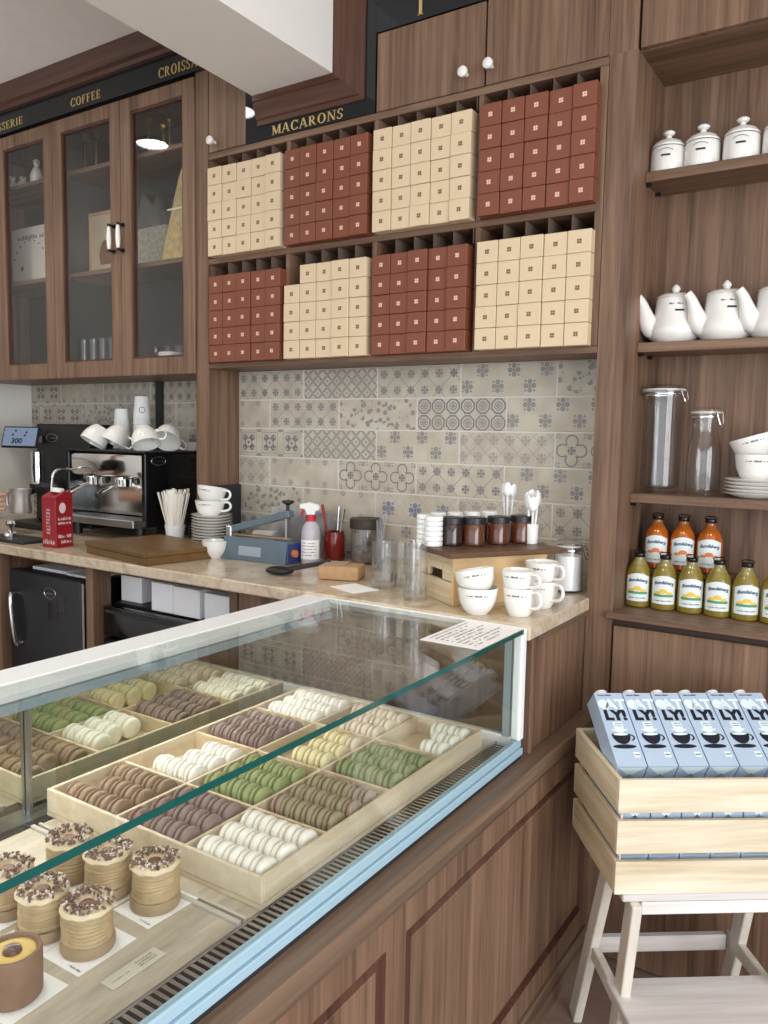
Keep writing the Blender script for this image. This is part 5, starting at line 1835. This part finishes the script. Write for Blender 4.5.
def carton():
    t = bpy.data.objects.new('milk_carton', None); COL.objects.link(t)
    w, d = LW / 2, LT / 2
    b = MB()
    b.prism([(-d, 0.0), (d, 0.0), (d, LH + .016), (-d, LH)], -w + .0003, w - .0003, 'x')
    b.build('body', [cblue], t)
    b = MB()
    # base folds
    b.flat([(-w * .9, -d * .9), (w * .9, -d * .9), (0, .004)], lambda x, y: (x, y, -.0008))
    b.mi = 1
    b.flat([(-w * .9, d * .9), (w * .9, d * .9), (0, -.004)], lambda x, y: (x, y, -.0008))
    b.build('base_fold', [cwhite, cside], t)
    F = lambda x, y: (x, -d - .0006, y)
    F2 = lambda x, y: (x, -d - .0015, y)
    b = MB()
    b.mi = 0
    sans('AT', .038, lambda x, y: F(x + .0085, y + .154), b, 0, .0016)
    b.flat([(-.019 + .0125 * math.cos(a), .167 + .0135 * math.sin(a)) for a in [2 * PI * i / 18 for i in range(18)]], F)
    # arrow
    b.flat([(-.012, .097), (.010, .097), (.010, .117), (-.012, .117)], F)
    b.flat([(-.021, .097), (-.001, .084), (.019, .097)], F)
    b.flat([(.012, .022), (.026, .022), (.026, .036), (.012, .036)], F)
    # milk in the cup
    b.flat([(-.002 + .017 * math.cos(a), .0825 + .0035 * math.sin(a)) for a in [2 * PI * i / 18 for i in range(18)]], F2)
    b.mi = 1
    scribble(b, -.026, .006, LH - .009, .004, F, seed=2)
    sans('LY!', .037, lambda x, y: F(x + .001, y + .123), b, 0, .0024)
    scribble(b, -.009, .008, .110, .0025, F2, seed=22); scribble(b, -.009, .008, .104, .0025, F2, seed=23)
    b.flat([(-.002 + .021 * math.cos(a), .0825 + (.005 if a <= PI else .026) * math.sin(a)) for a in [2 * PI * i / 28 for i in range(28)]], F)
    b.flat([(-.002 + .026 * math.cos(a), .0505 + .0055 * math.sin(a)) for a in [2 * PI * i / 24 for i in range(24)]], F)
    n_ = 14
    for i in range(n_):
        a0, a1 = R(-80 + 160 * i / n_), R(-80 + 160 * (i + 1) / n_)
        b.flat([(.017 + .011 * math.cos(a0), .074 + .009 * math.sin(a0)), (.017 + .011 * math.cos(a1), .074 + .009 * math.sin(a1)), (.017 + .007 * math.cos(a1), .074 + .006 * math.sin(a1)), (.017 + .007 * math.cos(a0), .074 + .006 * math.sin(a0))], F)
    scribble(b, .014, .024, .027, .004, F2, seed=29)
    b.build('print', [cwhite, cdark], t)
    b = MB(); b.lathe([(.0145, -.002), (.0145, .015), (.0135, .017), (0, .017)], n=20)
    b.xf(b.bm.verts[:], Matrix.Translation((-.006, -.002, LH + .006)) @ Matrix.Rotation(math.atan2(.016, LT), 4, 'X'))
    b.build('cap', white_pl, t, True)
    return t


mc = carton()
TH = 58.5
MU = Matrix.Translation(C0) @ Matrix.Rotation(CA, 4, 'Z')
sn, cs = math.sin(R(TH)), math.cos(R(TH))
for i in range(6):
    ax = .0125 + LW / 2 + i * .0677
    # local origin is the centre of the carton's foot
    by, bz = .05 + LT / 2 * cs, .757 - LT / 2 * sn
    o = mc if i == 0 else dup(mc, (0, 0, 0))
    o.location = MU @ Vector((ax, by, bz))
    o.rotation_euler = (-R(TH), 0, CA)
    tag(o, 'light blue oat drink carton lying tilted in the crate, %s' % ['leftmost with its grey side showing', 'second from the left', 'third from the left', 'fourth from the left', 'fifth from the left', 'sixth, out at the right'][i], 'carton', 'tilted light blue cartons on top')
for lv in range(3):
    for i in range(6):
        ax = .0125 + LW / 2 + i * .0677
        o = dup(mc, MU @ Vector((ax, .024, .5075 + LT / 2 + lv * (LT + .0004))), (-R(90), 0, CA))
        tag(o, 'light blue carton lying flat under the tilted row, seen between crate slats', 'carton', 'cartons lying flat inside the crate')

# ================================================================== PERSON at the far left behind the counter
skin = M('skin', (206, 160, 134), .5)
cloth = M('black shirt', (30, 30, 34), .85)
hair_m = M('dark hair', (44, 32, 26), .6)


def skin_mesh(name, verts, edges, mat, parent=None, sub=2):
    me = bpy.data.meshes.new(name)
    me.from_pydata([v[:3] for v in verts], edges, [])
    o = bpy.data.objects.new(name, me)
    COL.objects.link(o)
    md = o.modifiers.new('skin', 'SKIN'); md.use_smooth_shade = True
    md.branch_smoothing = .4
    for i, v in enumerate(verts):
        s = me.skin_vertices[0].data[i]
        s.radius = (v[3], v[4] if len(v) > 4 else v[3])
        s.use_root = (i == 0)
    o.modifiers.new('sub', 'SUBSURF').levels = sub
    o.modifiers['sub'].render_levels = sub
    dg = bpy.context.evaluated_depsgraph_get(); dg.update()
    m2 = bpy.data.meshes.new_from_object(o.evaluated_get(dg))
    o.modifiers.clear(); o.data = m2
    m2.materials.append(mat)
    if parent: o.parent = parent
    return o


px_, py_ = -3.30, 1.44
V_ = [(px_, py_, .95, .15, .11), (px_, py_, 1.15, .135, .10), (px_, py_, 1.36, .16, .10), (px_, py_, 1.46, .06, .055), (px_, py_ + .01, 1.53, .048), (px_, py_ + .02, 1.60, .075, .085), (px_, py_ + .02, 1.70, .075, .09),
      (px_ + .16, py_, 1.40, .055), (px_ + .22, py_ + .05, 1.14, .044), (px_ + .165, py_ + .27, 1.135, .034), (px_ + .14, py_ + .375, 1.145, .024, .03),
      (px_ - .16, py_, 1.40, .055), (px_ - .24, py_ + .02, 1.13, .044), (px_ - .2, py_ + .2, 1.06, .034), (px_ - .19, py_ + .27, 1.05, .026),
      (px_ + .09, py_, .88, .095), (px_ + .10, py_, .48, .062), (px_ + .10, py_ - .02, .09, .042), (px_ + .10, py_ + .12, .035, .034),
      (px_ - .09, py_, .88, .095), (px_ - .10, py_, .48, .062), (px_ - .10, py_ - .02, .09, .042), (px_ - .10, py_ + .12, .035, .034)]
E_ = [(0, 1), (1, 2), (2, 3), (3, 4), (4, 5), (5, 6), (2, 7), (7, 8), (8, 9), (9, 10), (2, 11), (11, 12), (12, 13), (13, 14), (0, 15), (15, 16), (16, 17), (17, 18), (0, 19), (19, 20), (20, 21), (21, 22)]
# right hand: palm and five fingers closing round the jug
hx, hy, hz = px_ + .14, py_ + .375, 1.145
base = len(V_)
V_ += [(hx + .01, hy + .045, hz, .024, .032)]
E_ += [(10, base)]
for k, (dz, L) in enumerate(((.03, .95), (.011, 1.05), (-.009, 1.0), (-.028, .8))):
    i0 = len(V_)
    V_ += [(hx + .012, hy + .075, hz + dz, .0095), (hx + .03, hy + .078 + .026 * L, hz + dz * 1.05, .0085), (hx + .058 * L, hy + .072 + .026 * L, hz + dz * 1.05, .0075)]
    E_ += [(base, i0), (i0, i0 + 1), (i0 + 1, i0 + 2)]
i0 = len(V_)
V_ += [(hx + .026, hy + .02, hz + .026, .011), (hx + .05, hy + .034, hz + .036, .009)]
E_ += [(base, i0), (i0, i0 + 1)]
person = skin_mesh('person', V_, E_, skin)
tag(person, 'person in black at the far left, hand reaching to a steel jug', 'person')
# clothing: shirt with sleeves, trousers
S_ = [(px_, py_, .92, .165, .125), (px_, py_, 1.15, .15, .115), (px_, py_, 1.36, .172, .112), (px_ + .16, py_, 1.40, .068), (px_ + .22, py_ + .05, 1.14, .058), (px_ + .18, py_ + .22, 1.133, .048),
      (px_ - .16, py_, 1.40, .068), (px_ - .24, py_ + .02, 1.13, .058), (px_ - .205, py_ + .15, 1.075, .048), (px_, py_, 1.45, .075, .07)]
skin_mesh('shirt', S_, [(0, 1), (1, 2), (2, 3), (3, 4), (4, 5), (2, 6), (6, 7), (7, 8), (2, 9)], cloth, person)
S_ = [(px_, py_, .93, .16, .12), (px_ + .09, py_, .86, .105), (px_ + .10, py_, .48, .076), (px_ + .10, py_ - .02, .12, .06), (px_ - .09, py_, .86, .105), (px_ - .10, py_, .48, .076), (px_ - .10, py_ - .02, .12, .06)]
skin_mesh('trousers', S_, [(0, 1), (1, 2), (2, 3), (0, 4), (4, 5), (5, 6)], cloth, person)
q = MB(); q.sphere((px_, py_ - .012, 1.685), .1, .92, 1.0, 1.0)
for v in q.bm.verts:
    if v.co.y > py_ + .05 and v.co.z < 1.715: v.co.y = py_ + .02
q.build('hair', hair_m, person, True)
q = MB()
q.lathe([(0, 0), (.013, .004), (.009, .02), (0, .04)], (px_, py_ + .108, 1.615), 10)
for s in (-1, 1): q.sphere((px_ + s * .085, py_ + .01, 1.635), .03, .35, .7, 1)
q.mi = 1
for s in (-1, 1): q.sphere((px_ + s * .032, py_ + .1, 1.652), .009)
q.mi = 2; q.box(px_ - .024, px_ + .024, py_ + .095, py_ + .106, 1.578, 1.586, .003)
q.build('face', [skin, ink, M('lips', (160, 90, 84), .5)], person, True)

# ================================================================== LIGHT
w = bpy.data.worlds.new('world'); sc.world = w
w.use_nodes = True
nt = w.node_tree
bg = nt.nodes['Background']
bg.inputs['Color'].default_value = (.78, .88, 1, 1)
bg.inputs['Strength'].default_value = 1.2


def area(name, loc, rot, sx, sy, e, col):
    l = bpy.data.lights.new(name, 'AREA')
    l.shape = 'RECTANGLE'; l.size = sx; l.size_y = sy; l.energy = e; l.color = col
    o = bpy.data.objects.new(name, l); COL.objects.link(o)
    o.location = loc; o.rotation_euler = rot
    return o


# added unseen lamp under the rear rail, brightens the case inside
l = area('added_case_light', (RX1 - .004, .8, ZG - .0545), (0, R(-22), 0), .012, 1.5, 3.0, (1, .97, .93))
# daylight coming in through the two shop windows
area('window_daylight', (-.2, YN - .12, 1.45), (R(90), 0, 0), 5.2, 2.3, 36, (.95, .97, 1))
area('window_daylight', (XR + .12, -.85, 1.45), (0, R(90), 0), 2.3, 3.3, 158, (.95, .97, 1))
for x, y, e in ((-3.22, 1.43, 14), (-2.57, 1.5, 14), (-1.05, .55, 24), (.15, .75, 24)):  # last two are added out of view to brighten horizontal surfaces
    l = bpy.data.lights.new('downlight', 'SPOT'); l.energy = e; l.spot_size = R(120); l.spot_blend = .6; l.shadow_soft_size = .07; l.color = (1, .93, .84)
    o = bpy.data.objects.new('downlight', l); COL.objects.link(o); o.location = (x, y, CEIL - .03)

sc.view_settings.view_transform = 'Standard'
sc.view_settings.look = 'None'
sc.view_settings.gamma = 1
sc.view_settings.exposure = 0
sc.view_settings.use_curve_mapping = False
